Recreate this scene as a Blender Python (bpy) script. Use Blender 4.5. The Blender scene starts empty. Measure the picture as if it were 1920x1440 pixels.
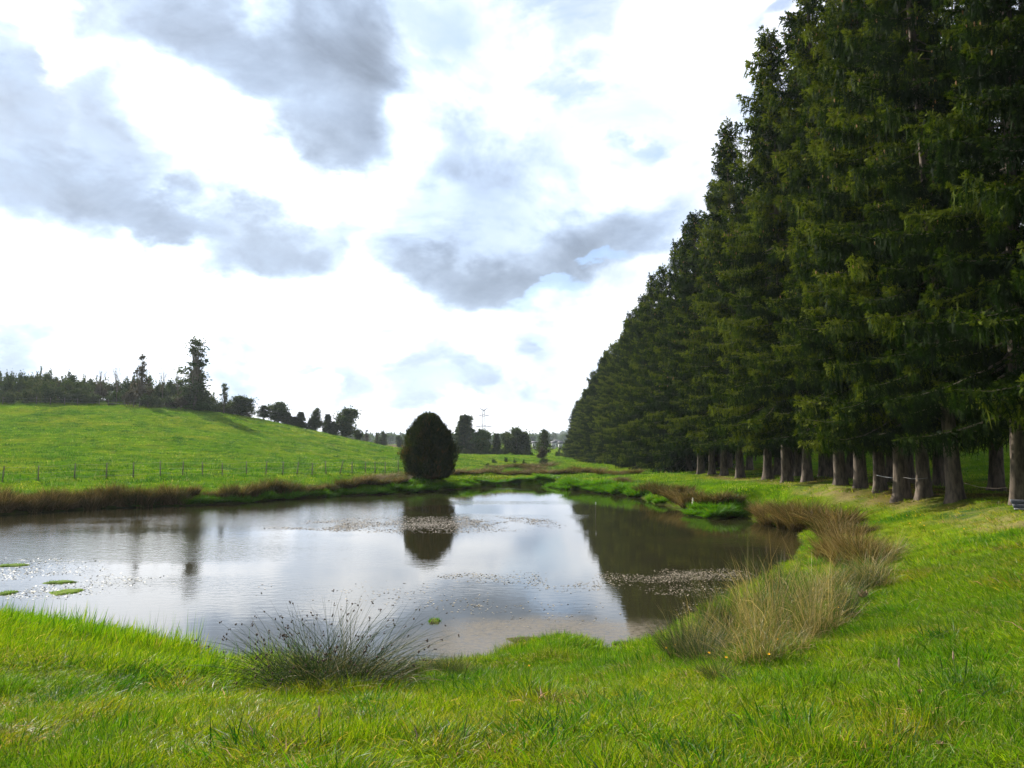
import bpy, math, random
import numpy as np
from mathutils import Vector
random.seed(7)
RNG = np.random.default_rng(11)
sc = bpy.context.scene
COL = sc.collection
R = math.radians

# ------------------------------------------------------------------ camera
CAM_Z, F_PX, PITCH = 3.2, 1470.0, math.atan(112 / 1470.0)
cam_d = bpy.data.cameras.new('camera')
cam = bpy.data.objects.new('camera', cam_d)
COL.objects.link(cam)
cam.location = (0, 0, CAM_Z)
cam.rotation_euler = (R(90) + PITCH, 0, 0)
cam_d.sensor_width = 36
cam_d.lens = 36 * F_PX / 1920
cam_d.clip_start = 0.1
cam_d.clip_end = 20000
sc.camera = cam

sc.view_settings.view_transform = 'Standard'
sc.view_settings.look = 'None'
sc.view_settings.exposure = 1.05
sc.view_settings.gamma = 1.0
sc.view_settings.use_curve_mapping = False
sc.render.engine = 'CYCLES'
sc.cycles.use_denoising = True
sc.cycles.max_bounces = 6
sc.cycles.transparent_max_bounces = 6
sc.cycles.diffuse_bounces = 3
sc.cycles.glossy_bounces = 3
sc.cycles.caustics_reflective = False
sc.cycles.caustics_refractive = False
sc.cycles.sample_clamp_indirect = 6

CP, SP = math.cos(PITCH), math.sin(PITCH)


def ray(px, py):
    u, v = (px - 960) / F_PX, (720 - py) / F_PX
    return u, CP - v * SP, SP + v * CP


def at(px, py, Y):
    d = ray(px, py)
    t = Y / d[1]
    return Vector((d[0] * t, Y, CAM_Z + d[2] * t))


def on_plane(px, py, z=0.0):
    d = ray(px, py)
    t = (z - CAM_Z) / d[2]
    return (d[0] * t, d[1] * t)


def azel(px, py):
    d = Vector(ray(px, py)).normalized()
    return math.atan2(d.x, d.y), math.asin(d.z)


# ------------------------------------------------------------------ light
SUN_AZ, SUN_EL = R(-38), R(30)
world = bpy.data.worlds.new("World")
sc.world = world
world.use_nodes = True


class NT:
    """small helper for node chains"""
    def __init__(s, tree):
        s.t = tree
        tree.nodes.clear()

    def n(s, kind, **kw):
        nd = s.t.nodes.new(kind)
        for k, v in kw.items():
            setattr(nd, k, v)
        return nd

    def put(s, sock, v):
        if v is None:
            return
        if isinstance(v, (int, float, tuple, list)):
            sock.default_value = v
        else:
            s.t.links.new(v, sock)

    def math(s, op, a, b=None, c=None, clamp=False):
        nd = s.n('ShaderNodeMath', operation=op, use_clamp=clamp)
        s.put(nd.inputs[0], a)
        s.put(nd.inputs[1], b)
        s.put(nd.inputs[2], c)
        return nd.outputs[0]

    def vmath(s, op, a, b=None):
        nd = s.n('ShaderNodeVectorMath', operation=op)
        s.put(nd.inputs[0], a)
        s.put(nd.inputs[1], b)
        return nd.outputs['Value'] if op in ('LENGTH', 'DOT_PRODUCT') else nd.outputs[0]

    def noise(s, vec, scale, detail=4, rough=0.5, dist=0.0, out=0):
        nd = s.n('ShaderNodeTexNoise')
        s.put(nd.inputs['Vector'], vec)
        nd.inputs['Scale'].default_value = scale
        nd.inputs['Detail'].default_value = detail
        nd.inputs['Roughness'].default_value = rough
        nd.inputs['Distortion'].default_value = dist
        return nd.outputs[out]

    def rng(s, v, a, b, c=0.0, d=1.0, smooth=True):
        nd = s.n('ShaderNodeMapRange', interpolation_type='SMOOTHSTEP' if smooth else 'LINEAR', clamp=True)
        s.put(nd.inputs['Value'], v)
        for k, x in zip(('From Min', 'From Max', 'To Min', 'To Max'), (a, b, c, d)):
            s.put(nd.inputs[k], x)
        return nd.outputs[0]

    def mix(s, f, a, b, blend='MIX'):
        nd = s.n('ShaderNodeMix', data_type='RGBA', blend_type=blend)
        s.put(nd.inputs[0], f)
        for sock, v in ((nd.inputs[6], a), (nd.inputs[7], b)):
            s.put(sock, (*v, 1) if isinstance(v, tuple) and len(v) == 3 else v)
        return nd.outputs[2]


def build_sky():
    g = NT(world.node_tree)
    geo = g.n('ShaderNodeTexCoord').outputs['Generated']
    d = g.vmath('NORMALIZE', geo)
    sep = g.n('ShaderNodeSeparateXYZ')
    g.put(sep.inputs[0], d)
    x, y, z = sep.outputs
    az = g.math('ARCTAN2', x, y)
    el = g.math('ARCSINE', z)
    flat = g.vmath('MULTIPLY', d, (1, 1, 1.7))       # clouds lie flatter than they are wide
    w1 = g.noise(flat, 6.5, 8, 0.56, out=1)
    w2 = g.noise(flat, 2.4, 2, 0.5, out=1)
    warp = g.vmath('SUBTRACT', w1, (0.5, 0.5, 0.5))
    warp2 = g.vmath('SUBTRACT', w2, (0.5, 0.5, 0.5))
    cmb = g.n('ShaderNodeCombineXYZ')
    g.put(cmb.inputs[0], az)
    g.put(cmb.inputs[1], el)
    ang = g.vmath('ADD', cmb.outputs[0], g.vmath('MULTIPLY', warp, (0.24, 0.22, 0)))
    ang = g.vmath('ADD', ang, g.vmath('MULTIPLY', warp2, (0.08, 0.06, 0)))

    def blob(px, py, rx, ry, rot=0.0, amp=1.0, pw=2.0, vec=None):
        """soft lens of cloud: 1 in the middle, 0 at its rim and beyond"""
        a, e = azel(px, py)
        mp = g.n('ShaderNodeMapping', vector_type='TEXTURE')
        g.put(mp.inputs['Vector'], vec or ang)
        mp.inputs['Location'].default_value = (a, e, 0)
        mp.inputs['Rotation'].default_value = (0, 0, R(rot))
        mp.inputs['Scale'].default_value = (rx / F_PX, ry / F_PX, 1)
        q = g.vmath('MULTIPLY', mp.outputs[0], (1, 1, 0))
        l2 = g.vmath('DOT_PRODUCT', q, q)
        v = g.math('SUBTRACT', 1.0, l2, clamp=True)
        return g.math('MULTIPLY', v, amp) if amp != 1.0 else v

    def union(vals):
        o = vals[0]
        for v in vals[1:]:
            o = g.math('SMOOTH_MAX', o, v, 0.25)
        return o

    def total(vals):
        o = vals[0]
        for v in vals[1:]:
            o = g.math('ADD', o, v)
        return o

    grey = union([
        # low left cloud, flat-bottomed
        blob(90, 300, 290, 130, -8), blob(30, 170, 150, 120, 0, 0.75), blob(200, 215, 130, 90, -20, 0.7), blob(270, 375, 210, 62, -10),
        # high cloud across the top
        blob(620, 110, 225, 190, -12), blob(400, 70, 330, 120, -22, 0.95), blob(640, 245, 140, 95, -15, 0.9), blob(510, 190, 220, 90, -26, 0.85), blob(180, 10, 180, 70, -25, 0.6),
        # middle left cloud
        blob(490, 455, 190, 95, 0, 0.9), blob(600, 420, 110, 60, 0, 0.5), blob(400, 400, 110, 80, -20, 0.6), blob(415, 320, 40, 60, 0, 0.4),
        # big bright cumulus in the middle with its grey base
        blob(900, 510, 290, 85, -4, 0.85), blob(775, 440, 120, 120, 0, 0.5), blob(1100, 460, 290, 110, 14, 0.68), blob(880, 430, 220, 140, 0, 0.45),
        blob(930, 350, 190, 170, -10, 0.52), blob(1230, 410, 170, 100, 10, 0.42), blob(960, 250, 130, 90, 0, 0.32), blob(1310, 120, 200, 160, 0, 0.12),
    ])
    small = union([
        blob(450, 680, 110, 60, -20, 0.9), blob(840, 740, 150, 50, 0), blob(690, 730, 40, 75, 0), blob(-10, 665, 60, 60, 0),
        blob(605, 668, 60, 12, 0, 0.9), blob(815, 700, 60, 50), blob(590, 600, 110, 26, -30, 0.6), blob(930, 745, 60, 40, 0, 0.8),
        blob(250, 690, 240, 34, -18, 0.5), blob(880, 640, 260, 24, 0, 0.45), blob(980, 640, 70, 50, 0, 0.7), blob(1030, 750, 40, 60, 0, 0.6), blob(540, 570, 50, 40, 0, 0.5),
    ])
    gaps = union([
        blob(950, 15, 250, 100, -4), blob(1190, 255, 85, 55, 0, 0.8), blob(1000, 575, 150, 55, 6, 1.0), blob(1015, 520, 60, 30, 0, 0.9),
        blob(850, 165, 80, 45, 0, 0.6), blob(1055, 130, 50, 60, 0, 0.6), blob(80, 90, 60, 90, 0, 0.5),
        blob(1150, 492, 45, 20, 0, 0.8), blob(410, 320, 40, 70, 0, 0.4), blob(1460, 10, 80, 30, 0, 0.6), blob(875, 740, 120, 30, 0, 0.35), blob(700, 720, 30, 60, 0, 0.3),
    ])
    # the rest of the sky (outside the photograph's frame): the same kind of broken cumulus
    gen = g.noise(flat, 2.3, 7, 0.55, 0.2)
    inside = blob(960, 420, 1330, 700, 0, 1.0, vec=cmb.outputs[0])
    outside = g.rng(inside, 0.0, 0.3, 1.0, 0.0)
    genm = g.math('MULTIPLY', g.rng(gen, 0.49, 0.70, 0.0, 0.95), outside)
    grey = g.math('MAXIMUM', grey, g.math('MULTIPLY', genm, g.rng(z, 0.02, 0.12)))

    detail = g.noise(flat, 8.0, 8, 0.60, 0.3)
    broad = g.noise(flat, 2.9, 4, 0.55)
    # optical thickness of the cloud decides how much of the light behind comes through
    body = g.rng(grey, 0.02, 0.95)
    dmod = g.math('MULTIPLY', g.math('SUBTRACT', detail, 0.5), 0.95)
    thick = g.math('MULTIPLY', body, g.math('ADD', 0.98, dmod))
    wn = g.noise(flat, 5.2, 8, 0.60, 0.5)
    wisps = g.math('MULTIPLY', g.rng(wn, 0.44, 0.68), 0.34)
    soft_ = g.noise(flat, 3.4, 6, 0.55, 0.3)
    wisps = g.math('ADD', wisps, g.math('MULTIPLY', g.rng(soft_, 0.46, 0.64), 0.20))
    thick = g.math('ADD', thick, g.math('MULTIPLY', small, g.math('ADD', 0.62, g.math('MULTIPLY', dmod, 0.8))))
    thick = g.math('ADD', thick, wisps)
    thick = g.math('MAXIMUM', thick, 0.0)
    trans = g.math('POWER', 0.31, thick)
    sdir = Vector((math.sin(SUN_AZ) * math.cos(SUN_EL), math.cos(SUN_AZ) * math.cos(SUN_EL), math.sin(SUN_EL)))
    cosun = g.vmath('DOT_PRODUCT', d, tuple(sdir))
    glow = g.rng(cosun, 0.2, 1.0, 0.60, 1.05)
    lum = g.math('MULTIPLY', trans, glow)
    lum = g.math('MULTIPLY', lum, g.math('ADD', 0.76, g.math('MULTIPLY', broad, 0.46)))
    tint = g.mix(g.rng(thick, 0.02, 0.8), (0.98, 1.0, 1.03), (0.80, 0.98, 1.27))
    warmer = g.mix(g.rng(g.noise(flat, 4.0, 3, 0.5), 0.42, 0.62), (1.0, 1.0, 1.0), (1.02, 1.0, 0.97))
    tint = g.mix(1.0, tint, warmer, 'MULTIPLY')
    sc10 = g.math('MULTIPLY', lum, 10.0)       # the background strength is 0.1
    cc = g.n('ShaderNodeCombineXYZ')
    for i in range(3):
        g.put(cc.inputs[i], sc10)
    cloud = g.mix(1.0, cc.outputs[0], tint, 'MULTIPLY')

    sky = g.n('ShaderNodeTexSky', sky_type='NISHITA', sun_disc=False)
    sky.sun_elevation = SUN_EL
    sky.sun_rotation = SUN_AZ
    sky.air_density = 1.0
    sky.dust_density = 1.5
    sky.ozone_density = 1.2
    gaps = g.math('MAXIMUM', gaps, g.math('MULTIPLY', g.math('MULTIPLY', g.rng(gen, 0.43, 0.33), outside), 0.8))
    gaps = g.math('MULTIPLY', g.rng(gaps, 0.05, 0.6), g.rng(detail, 0.30, 0.60, 0.15, 0.68))
    gaps = g.math('MULTIPLY', gaps, g.rng(z, 0.0, 0.03))
    lift = g.mix(1.0, sky.outputs[0], (0.62, 0.72, 0.86), 'MULTIPLY')
    final = g.mix(gaps, cloud, lift)
    bg = g.n('ShaderNodeBackground')
    g.put(bg.inputs['Color'], final)
    bg.inputs['Strength'].default_value = 0.1
    out = g.n('ShaderNodeOutputWorld')
    g.t.links.new(bg.outputs[0], out.inputs[0])


build_sky()
world.cycles.sampling_method = 'MANUAL'
world.cycles.sample_map_resolution = 512

sun_d = bpy.data.lights.new('sun', 'SUN')
sun_d.energy = 5.0
sun_d.angle = R(0.7)
sun_d.color = (1.0, 0.94, 0.84)
sun = bpy.data.objects.new('sun', sun_d)
COL.objects.link(sun)
_sd = Vector((math.sin(SUN_AZ) * math.cos(SUN_EL), math.cos(SUN_AZ) * math.cos(SUN_EL), math.sin(SUN_EL)))
sun.rotation_euler = _sd.to_track_quat('Z', 'Y').to_euler()
sun.location = (-60, 80, 80)


# ------------------------------------------------------------------ helpers
def mesh_np(name, V, faces, attrs=None, smooth=False):
    """faces: list of (n,k) int arrays; attrs: name -> per-vertex float array or (n,3) colour"""
    me = bpy.data.meshes.new(name)
    V = np.asarray(V, dtype=np.float32)
    me.vertices.add(len(V))
    me.vertices.foreach_set('co', V.ravel())
    idx = np.concatenate([np.asarray(f).ravel() for f in faces]).astype(np.int32)
    tot = np.concatenate([np.full(len(f), np.asarray(f).shape[1]) for f in faces]).astype(np.int32)
    start = np.concatenate([[0], np.cumsum(tot)[:-1]]).astype(np.int32)
    me.loops.add(len(idx))
    me.loops.foreach_set('vertex_index', idx)
    me.polygons.add(len(tot))
    me.polygons.foreach_set('loop_start', start)
    me.polygons.foreach_set('loop_total', tot)
    if smooth:
        me.polygons.foreach_set('use_smooth', np.ones(len(tot), dtype=bool))
    me.update(calc_edges=True)
    for k, a in (attrs or {}).items():
        a = np.asarray(a, dtype=np.float32)
        if a.ndim == 1:
            at_ = me.attributes.new(k, 'FLOAT', 'POINT')
            at_.data.foreach_set('value', a)
        else:
            at_ = me.attributes.new(k, 'FLOAT_VECTOR', 'POINT')
            at_.data.foreach_set('vector', a.ravel())
    return me


def obj(name, me, mat=None, parent=None, kind=None, label=None, cat=None, group=None, loc=None):
    o = bpy.data.objects.new(name, me)
    COL.objects.link(o)
    if mat is not None and me is not None and not len(me.materials):
        me.materials.append(mat)
    if parent is not None:
        o.parent = parent
    if loc is not None:
        o.location = loc
    for k, v in (('kind', kind), ('label', label), ('category', cat), ('group', group)):
        if v:
            o[k] = v
    return o


def thing(name, label, cat, loc=(0, 0, 0), group=None):
    o = bpy.data.objects.new(name, None)
    COL.objects.link(o)
    o.empty_display_size = 0.3
    o.location = loc
    o['label'] = label
    o['category'] = cat
    if group:
        o['group'] = group
    return o


def dup(root, label=None, group=None):
    r = root.copy()
    COL.objects.link(r)
    for ch in list(root.children):
        c = ch.copy()
        COL.objects.link(c)
        c.parent = r
    if label:
        r['label'] = label
    if group:
        r['group'] = group
    return r


class Geo:
    """collects pieces for one mesh"""
    def __init__(s):
        s.V, s.T, s.Q, s.A, s.n = [], [], [], [], 0

    def add(s, V, T=None, Q=None, a=0.0):
        V = np.asarray(V, dtype=np.float64)
        s.V.append(V)
        if T is not None and len(T):
            s.T.append(np.asarray(T) + s.n)
        if Q is not None and len(Q):
            s.Q.append(np.asarray(Q) + s.n)
        s.A.append(np.broadcast_to(np.asarray(a, dtype=np.float64), (len(V),)))
        s.n += len(V)

    def tube(s, pts, rad, sides=6, a=0.0, cap=True):
        pts = np.asarray(pts, float)
        rad = np.broadcast_to(np.asarray(rad, float), (len(pts),))
        tan = np.gradient(pts, axis=0)
        tan /= np.linalg.norm(tan, axis=1)[:, None] + 1e-9
        up = np.array([0.13, 0.31, 0.94]) if abs(tan[0, 2]) < 0.85 else np.array([0.9, 0.31, 0.13])
        V = []
        for p, t, r in zip(pts, tan, rad):
            e1 = np.cross(up, t); e1 /= np.linalg.norm(e1)
            e2 = np.cross(t, e1)
            th = np.arange(sides) / sides * 2 * math.pi
            V.append(p + r * (np.cos(th)[:, None] * e1 + np.sin(th)[:, None] * e2))
        V = np.concatenate(V)
        Q = []
        for i in range(len(pts) - 1):
            for k in range(sides):
                k2 = (k + 1) % sides
                Q.append((i * sides + k, i * sides + k2, (i + 1) * sides + k2, (i + 1) * sides + k))
        T = []
        if cap:
            V = np.vstack([V, pts[-1:], pts[:1]])
            b = (len(pts) - 1) * sides
            for k in range(sides):
                T.append((b + k, b + (k + 1) % sides, len(V) - 2))
                T.append(((k + 1) % sides, k, len(V) - 1))
        s.add(V, T, Q, a)

    def box(s, c, h, a=0.0, M=None):
        V = np.array([[x, y, z] for x in (-1, 1) for y in (-1, 1) for z in (-1, 1)], float) * h
        if M is not None:
            V = V @ np.asarray(M).T
        s.add(V + np.asarray(c), None, [(0, 1, 3, 2), (4, 6, 7, 5), (0, 4, 5, 1), (2, 3, 7, 6), (0, 2, 6, 4), (1, 5, 7, 3)], a)

    def mesh(s, name, smooth=False, attr='tint'):
        F = []
        if s.T: F.append(np.concatenate(s.T))
        if s.Q: F.append(np.concatenate(s.Q))
        return mesh_np(name, np.concatenate(s.V), F, {attr: np.concatenate(s.A)}, smooth)


def hash2(ix, iy, seed):
    h = (ix * 374761393 + iy * 668265263 + seed * 974634777) & 0xFFFFFFFF
    h = ((h ^ (h >> 13)) * 1274126177) & 0xFFFFFFFF
    return ((h ^ (h >> 16)) & 0xFFFF) / 65535.0


def vnoise(x, y, seed=0):
    x = np.asarray(x, float); y = np.asarray(y, float)
    ix = np.floor(x).astype(np.int64); iy = np.floor(y).astype(np.int64)
    fx = x - ix; fy = y - iy
    fx = fx * fx * (3 - 2 * fx); fy = fy * fy * (3 - 2 * fy)
    a = hash2(ix, iy, seed); b = hash2(ix + 1, iy, seed)
    c = hash2(ix, iy + 1, seed); d = hash2(ix + 1, iy + 1, seed)
    return (a * (1 - fx) + b * fx) * (1 - fy) + (c * (1 - fx) + d * fx) * fy


def fbm(x, y, seed=0, oct=3):
    s = 0; w = 0; a = 1.0
    for i in range(oct):
        s = s + a * vnoise(x * 2 ** i, y * 2 ** i, seed + i * 17)
        w += a; a *= 0.5
    return s / w


def sstep(v, a, b):
    t = np.clip((v - a) / (b - a), 0, 1)
    return t * t * (3 - 2 * t)


# ------------------------------------------------------------------ shape of the land
shore_px = [(-300, 1185), (0, 1185), (150, 1188), (260, 1205), (340, 1235), (400, 1262), (450, 1268), (600, 1268),
            (750, 1262), (850, 1255), (915, 1246), (950, 1226), (990, 1212), (1050, 1207), (1105, 1210), (1135, 1228),
            (1152, 1252), (1168, 1226), (1210, 1208), (1260, 1180), (1320, 1140), (1400, 1100), (1470, 1060),
            (1505, 1022), (1500, 998), (1440, 985), (1400, 968), (1340, 972), (1288, 966), (1268, 950), (1228, 944),
            (1205, 933), (1150, 928), (1100, 921), (1056, 916), (1030, 910), (960, 909), (880, 915), (800, 922),
            (740, 926), (640, 930), (520, 938), (440, 945), (340, 948), (260, 951), (180, 954), (90, 960),
            (0, 966), (-150, 976), (-400, 995), (-900, 1030), (-1500, 1090), (-1400, 1190), (-800, 1200)]
SH = np.array([on_plane(*p) for p in shore_px])


def sdist(X, Y):
    """signed distance to the shore, positive on land"""
    X = np.asarray(X, float).ravel(); Y = np.asarray(Y, float).ravel()
    out = np.empty(len(X))
    A = SH; B = np.roll(SH, -1, axis=0)
    for i0 in range(0, len(X), 20000):
        x = X[i0:i0 + 20000, None]; y = Y[i0:i0 + 20000, None]
        ex, ey = (B - A)[:, 0], (B - A)[:, 1]
        wx, wy = x - A[:, 0], y - A[:, 1]
        t = np.clip((wx * ex + wy * ey) / (ex * ex + ey * ey), 0, 1)
        d = np.sqrt(((wx - ex * t) ** 2 + (wy - ey * t) ** 2).min(axis=1))
        c = ((A[:, 1] > y) != (B[:, 1] > y)) & (x < ex * (y - A[:, 1]) / (ey + 1e-12) + A[:, 0])
        inside = c.sum(axis=1) % 2 == 1
        out[i0:i0 + 20000] = np.where(inside, -d, d)
    return out


ctrl = [(0, 0, 1.62), (0, -8, 1.7), (-10, -6, 1.6), (10, -6, 1.8), (0, 4, 1.55), (-4, 4, 1.5), (4, 4, 1.58), (0, 7, 0.98),
        (-3.5, 7, 0.95), (3, 7, 1.3), (0, 10, 0.42), (-2.5, 9.7, 0.42), (-5.2, 10.2, 0.86), (-7.5, 10.5, 0.9), (-12, 10, 1.0), (2.2, 10, 0.6), (1.0, 11, 0.34),
        (5, 9, 1.5), (6, 13, 1.45), (8, 16, 1.45), (10, 20, 1.5), (9.5, 10, 1.7), (14, 14, 1.6), (14, 20, 1.55), (14, 28, 1.5),
        (14, 40, 1.35), (14, 52, 1.1), (14, 72, 0.8), (13, 110, 0.6), (12, 150, 0.55), (10, 35, 1.1), (8, 50, 0.7),
        (20, 25, 1.6), (20, 45, 1.6), (32, 30, 3.6), (32, 60, 4.0), (30, 100, 3.2), (60, 50, 7.5), (60, 110, 7.0), (120, 90, 10), (120, 0, 8), (60, 0, 4),
        (-60, -20, 2), (-60, 20, 1.5), (-120, 0, 6), (0, -60, 3), (60, -80, 4), (-60, -80, 3), (0, -150, 5)]
for (px, py, Y) in [(0, 905, 46), (200, 897, 49), (400, 892, 53), (600, 894, 55), (750, 889, 60),
                    (-400, 905, 44), (-400, 830, 80), (-400, 760, 120),
                    (0, 868, 60), (0, 825, 85), (0, 783, 110), (0, 755, 130), (200, 868, 62), (200, 822, 90), (200, 785, 114), (200, 757, 134),
                    (380, 866, 68), (380, 825, 95), (380, 790, 120), (380, 771, 138), (480, 785, 142), (480, 840, 95),
                    (560, 868, 75), (560, 838, 105), (560, 801, 146), (620, 816, 150), (640, 848, 110), (690, 830, 155), (750, 847, 158), (700, 868, 90),
                    (870, 876, 80), (870, 856, 135), (960, 853, 150), (950, 878, 80), (1040, 860, 140), (1040, 880, 85), (820, 853, 155),
                    (0, 748, 165), (300, 762, 175), (560, 812, 185), (700, 848, 190), (900, 857, 200), (1100, 858, 210), (-300, 745, 180)]:
    p = at(px, py, Y)
    ctrl.append((p.x, p.y, p.z))
CT = np.array(ctrl)
_S = 50.0


def _U(r2):
    return 0.5 * r2 * np.log(r2 + 1e-9)


_P = CT[:, :2] / _S
_n = len(CT)
_K = _U(((_P[:, None] - _P[None]) ** 2).sum(-1)) + np.eye(_n) * 2e-4
_Q = np.hstack([np.ones((_n, 1)), _P])
_W = np.linalg.solve(np.block([[_K, _Q], [_Q.T, np.zeros((3, 3))]]), np.concatenate([CT[:, 2], np.zeros(3)]))


def tps(X, Y):
    out = np.empty(len(X))
    for i in range(0, len(X), 20000):
        x = X[i:i + 20000] / _S; y = Y[i:i + 20000] / _S
        r2 = (x[:, None] - _P[:, 0]) ** 2 + (y[:, None] - _P[:, 1]) ** 2
        out[i:i + 20000] = _U(r2) @ _W[:_n] + _W[_n] + _W[_n + 1] * x + _W[_n + 2] * y
    return out


def height(X, Y, full=False):
    X = np.asarray(X, float).ravel(); Y = np.asarray(Y, float).ravel()
    r = np.hypot(X, Y)
    s = sdist(X, Y)
    s = s + (fbm(X * 1.1, Y * 1.1, 5) - 0.5) * np.clip(0.35 + r * 0.012, 0, 1.0) * 0.9
    rr = np.maximum(r, 1e-6)
    k = np.minimum(1.0, 200.0 / rr)
    b = np.maximum(tps(X * k, Y * k), 0.35)
    far = 2.5 + 9 * fbm(X / 500 + 3, Y / 500 + 9, 21, 3) * sstep(r, 600, 1600) \
        + 26 * np.exp(-(((X - 330) / 260) ** 2 + ((Y - 1600) / 300) ** 2)) + 6 * sstep(r, 2500, 6000)
    w = sstep(r, 200, 420)
    b = b * (1 - w) + far * w
    lump = (fbm(X / 2.2, Y / 2.2, 40, 3) - 0.5) * (0.20 + 0.17 * sstep(r, 40, 80))
    lump += (fbm(X / 0.45, Y / 0.45, 60, 2) - 0.5) * 0.10 * (1 - sstep(r, 25, 60))
    lump += (fbm(X / 0.9, Y / 0.9, 90, 2) - 0.5) * 0.22 * sstep(r, 45, 60) * (1 - sstep(r, 180, 250))
    b = b + lump
    for mx_, my_, mr_, mh_ in ((-7.2, 10.6, 1.2, 0.22), (-5.6, 10.5, 1.0, 0.30), (-4.4, 10.1, 0.8, 0.24), (-3.4, 9.6, 0.6, 0.12), (0.75, 11.0, 0.75, 0.16), (-1.9, 6.6, 0.5, 0.07), (1.6, 6.0, 0.45, 0.08)):
        b = b + mh_ * np.exp(-(((X - mx_) ** 2 + (Y - my_) ** 2) / mr_ ** 2))
    slope = 0.34 + 0.28 * sstep(Y, 22, 44)
    bank = np.maximum(s, 0) ** 0.9 * slope + 0.02
    h = np.minimum(b, bank)
    h = h - 0.25 * np.clip((bank - b) * 0, 0, 1)
    h = np.where(s < 0, np.maximum(s * 0.45, -1.2), h)
    if full:
        return h, s
    return h


def hit(px, py, Y0=2.5, Y1=230):
    d = ray(px, py)
    Ys = np.geomspace(Y0, Y1, 500)
    t = Ys / d[1]
    g = height(d[0] * t, Ys)
    zz = CAM_Z + d[2] * t
    i = np.argmax(zz < g)
    if i == 0:
        i = len(Ys) - 1
    return Vector((d[0] * t[i], Ys[i], float(max(g[i], 0.0))))


def gz(x, y):
    return float(height([x], [y])[0])


# zones of the ground (own colour of what grows or lies there)
PATH = np.array([[hit(*p).x, hit(*p).y] for p in [(1915, 985), (1800, 958), (1700, 946), (1600, 930), (1520, 918), (1420, 903), (1330, 893)]])


def seg_dist(X, Y, P):
    d = np.full(len(X), 1e9)
    for a, b in zip(P[:-1], P[1:]):
        e = b - a
        t = np.clip(((X - a[0]) * e[0] + (Y - a[1]) * e[1]) / (e @ e), 0, 1)
        d = np.minimum(d, np.hypot(X - a[0] - e[0] * t, Y - a[1] - e[1] * t))
    return d


def row_x(Y):
    return np.interp(Y, [0, 60, 110, 150], [14.0, 14.0, 13.3, 12.2])


def zones(X, Y, s):
    """0 fresh grass, plus masks: hay path, needle litter, straw"""
    n1 = fbm(X / 1.6, Y / 1.6, 77, 3)
    n2 = fbm(X / 0.5, Y / 0.5, 78, 2)
    n3 = fbm(X / 7, Y / 7, 79, 2)
    pd = seg_dist(X, Y, PATH)
    hay = sstep(pd + (n1 - 0.5) * 1.4, 0.95, 0.3) * (0.4 + 0.6 * sstep(n2, 0.3, 0.6))
    rd = X - row_x(Y)
    lit = sstep(rd, -1.5, 0.3) * (1 - sstep(rd, 3.5, 5.5)) * (Y > 5) * (Y < 152) * sstep(n1, 0.38, 0.6)
    straw = sstep(n1, 0.56, 0.74) * 0.5 + 0.35 * sstep(n3, 0.55, 0.7)
    dark = sstep(n2 * 0.5 + n1 * 0.5, 0.54, 0.68)
    near_l = sstep(X, 0.5, -3.5) * sstep(Y, 10, 6)
    straw = np.clip(straw + 0.5 * near_l * sstep(n1, 0.4, 0.6), 0, 1)
    return hay, lit, straw, dark, n3


def ground_col(X, Y, s):
    hay, lit, straw, dark, n3 = zones(X, Y, s)
    g1 = np.array([0.050, 0.120, 0.004]); g2 = np.array([0.092, 0.150, 0.006])
    c = g1 + (g2 - g1) * n3[:, None]
    c = c * (1 - straw[:, None] * 0.6) + np.array([0.130, 0.135, 0.012]) * straw[:, None] * 0.6
    c = c * (1 - dark[:, None] * 0.55) + np.array([0.024, 0.066, 0.006]) * dark[:, None] * 0.55
    c = c * (1 - hay[:, None] * 0.85) + np.array([0.135, 0.135, 0.045]) * hay[:, None] * 0.85
    c = c * (1 - lit[:, None] * 0.9) + np.array([0.060, 0.038, 0.016]) * lit[:, None] * 0.9
    r = np.hypot(X, Y)
    clear = sstep(r, 165, 185) * sstep(-X, 5, 20) * (r < 600)
    c = c * (1 - clear[:, None] * 0.8) + np.array([0.11, 0.075, 0.05]) * clear[:, None] * 0.8
    mud = sstep(s, 0.25, -0.1)[:, None]
    c = c * (1 - mud) + np.array([0.045, 0.036, 0.02]) * mud
    return c


def M(name):
    m = bpy.data.materials.new(name)
    m.use_nodes = True
    return m, NT(m.node_tree)


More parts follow.
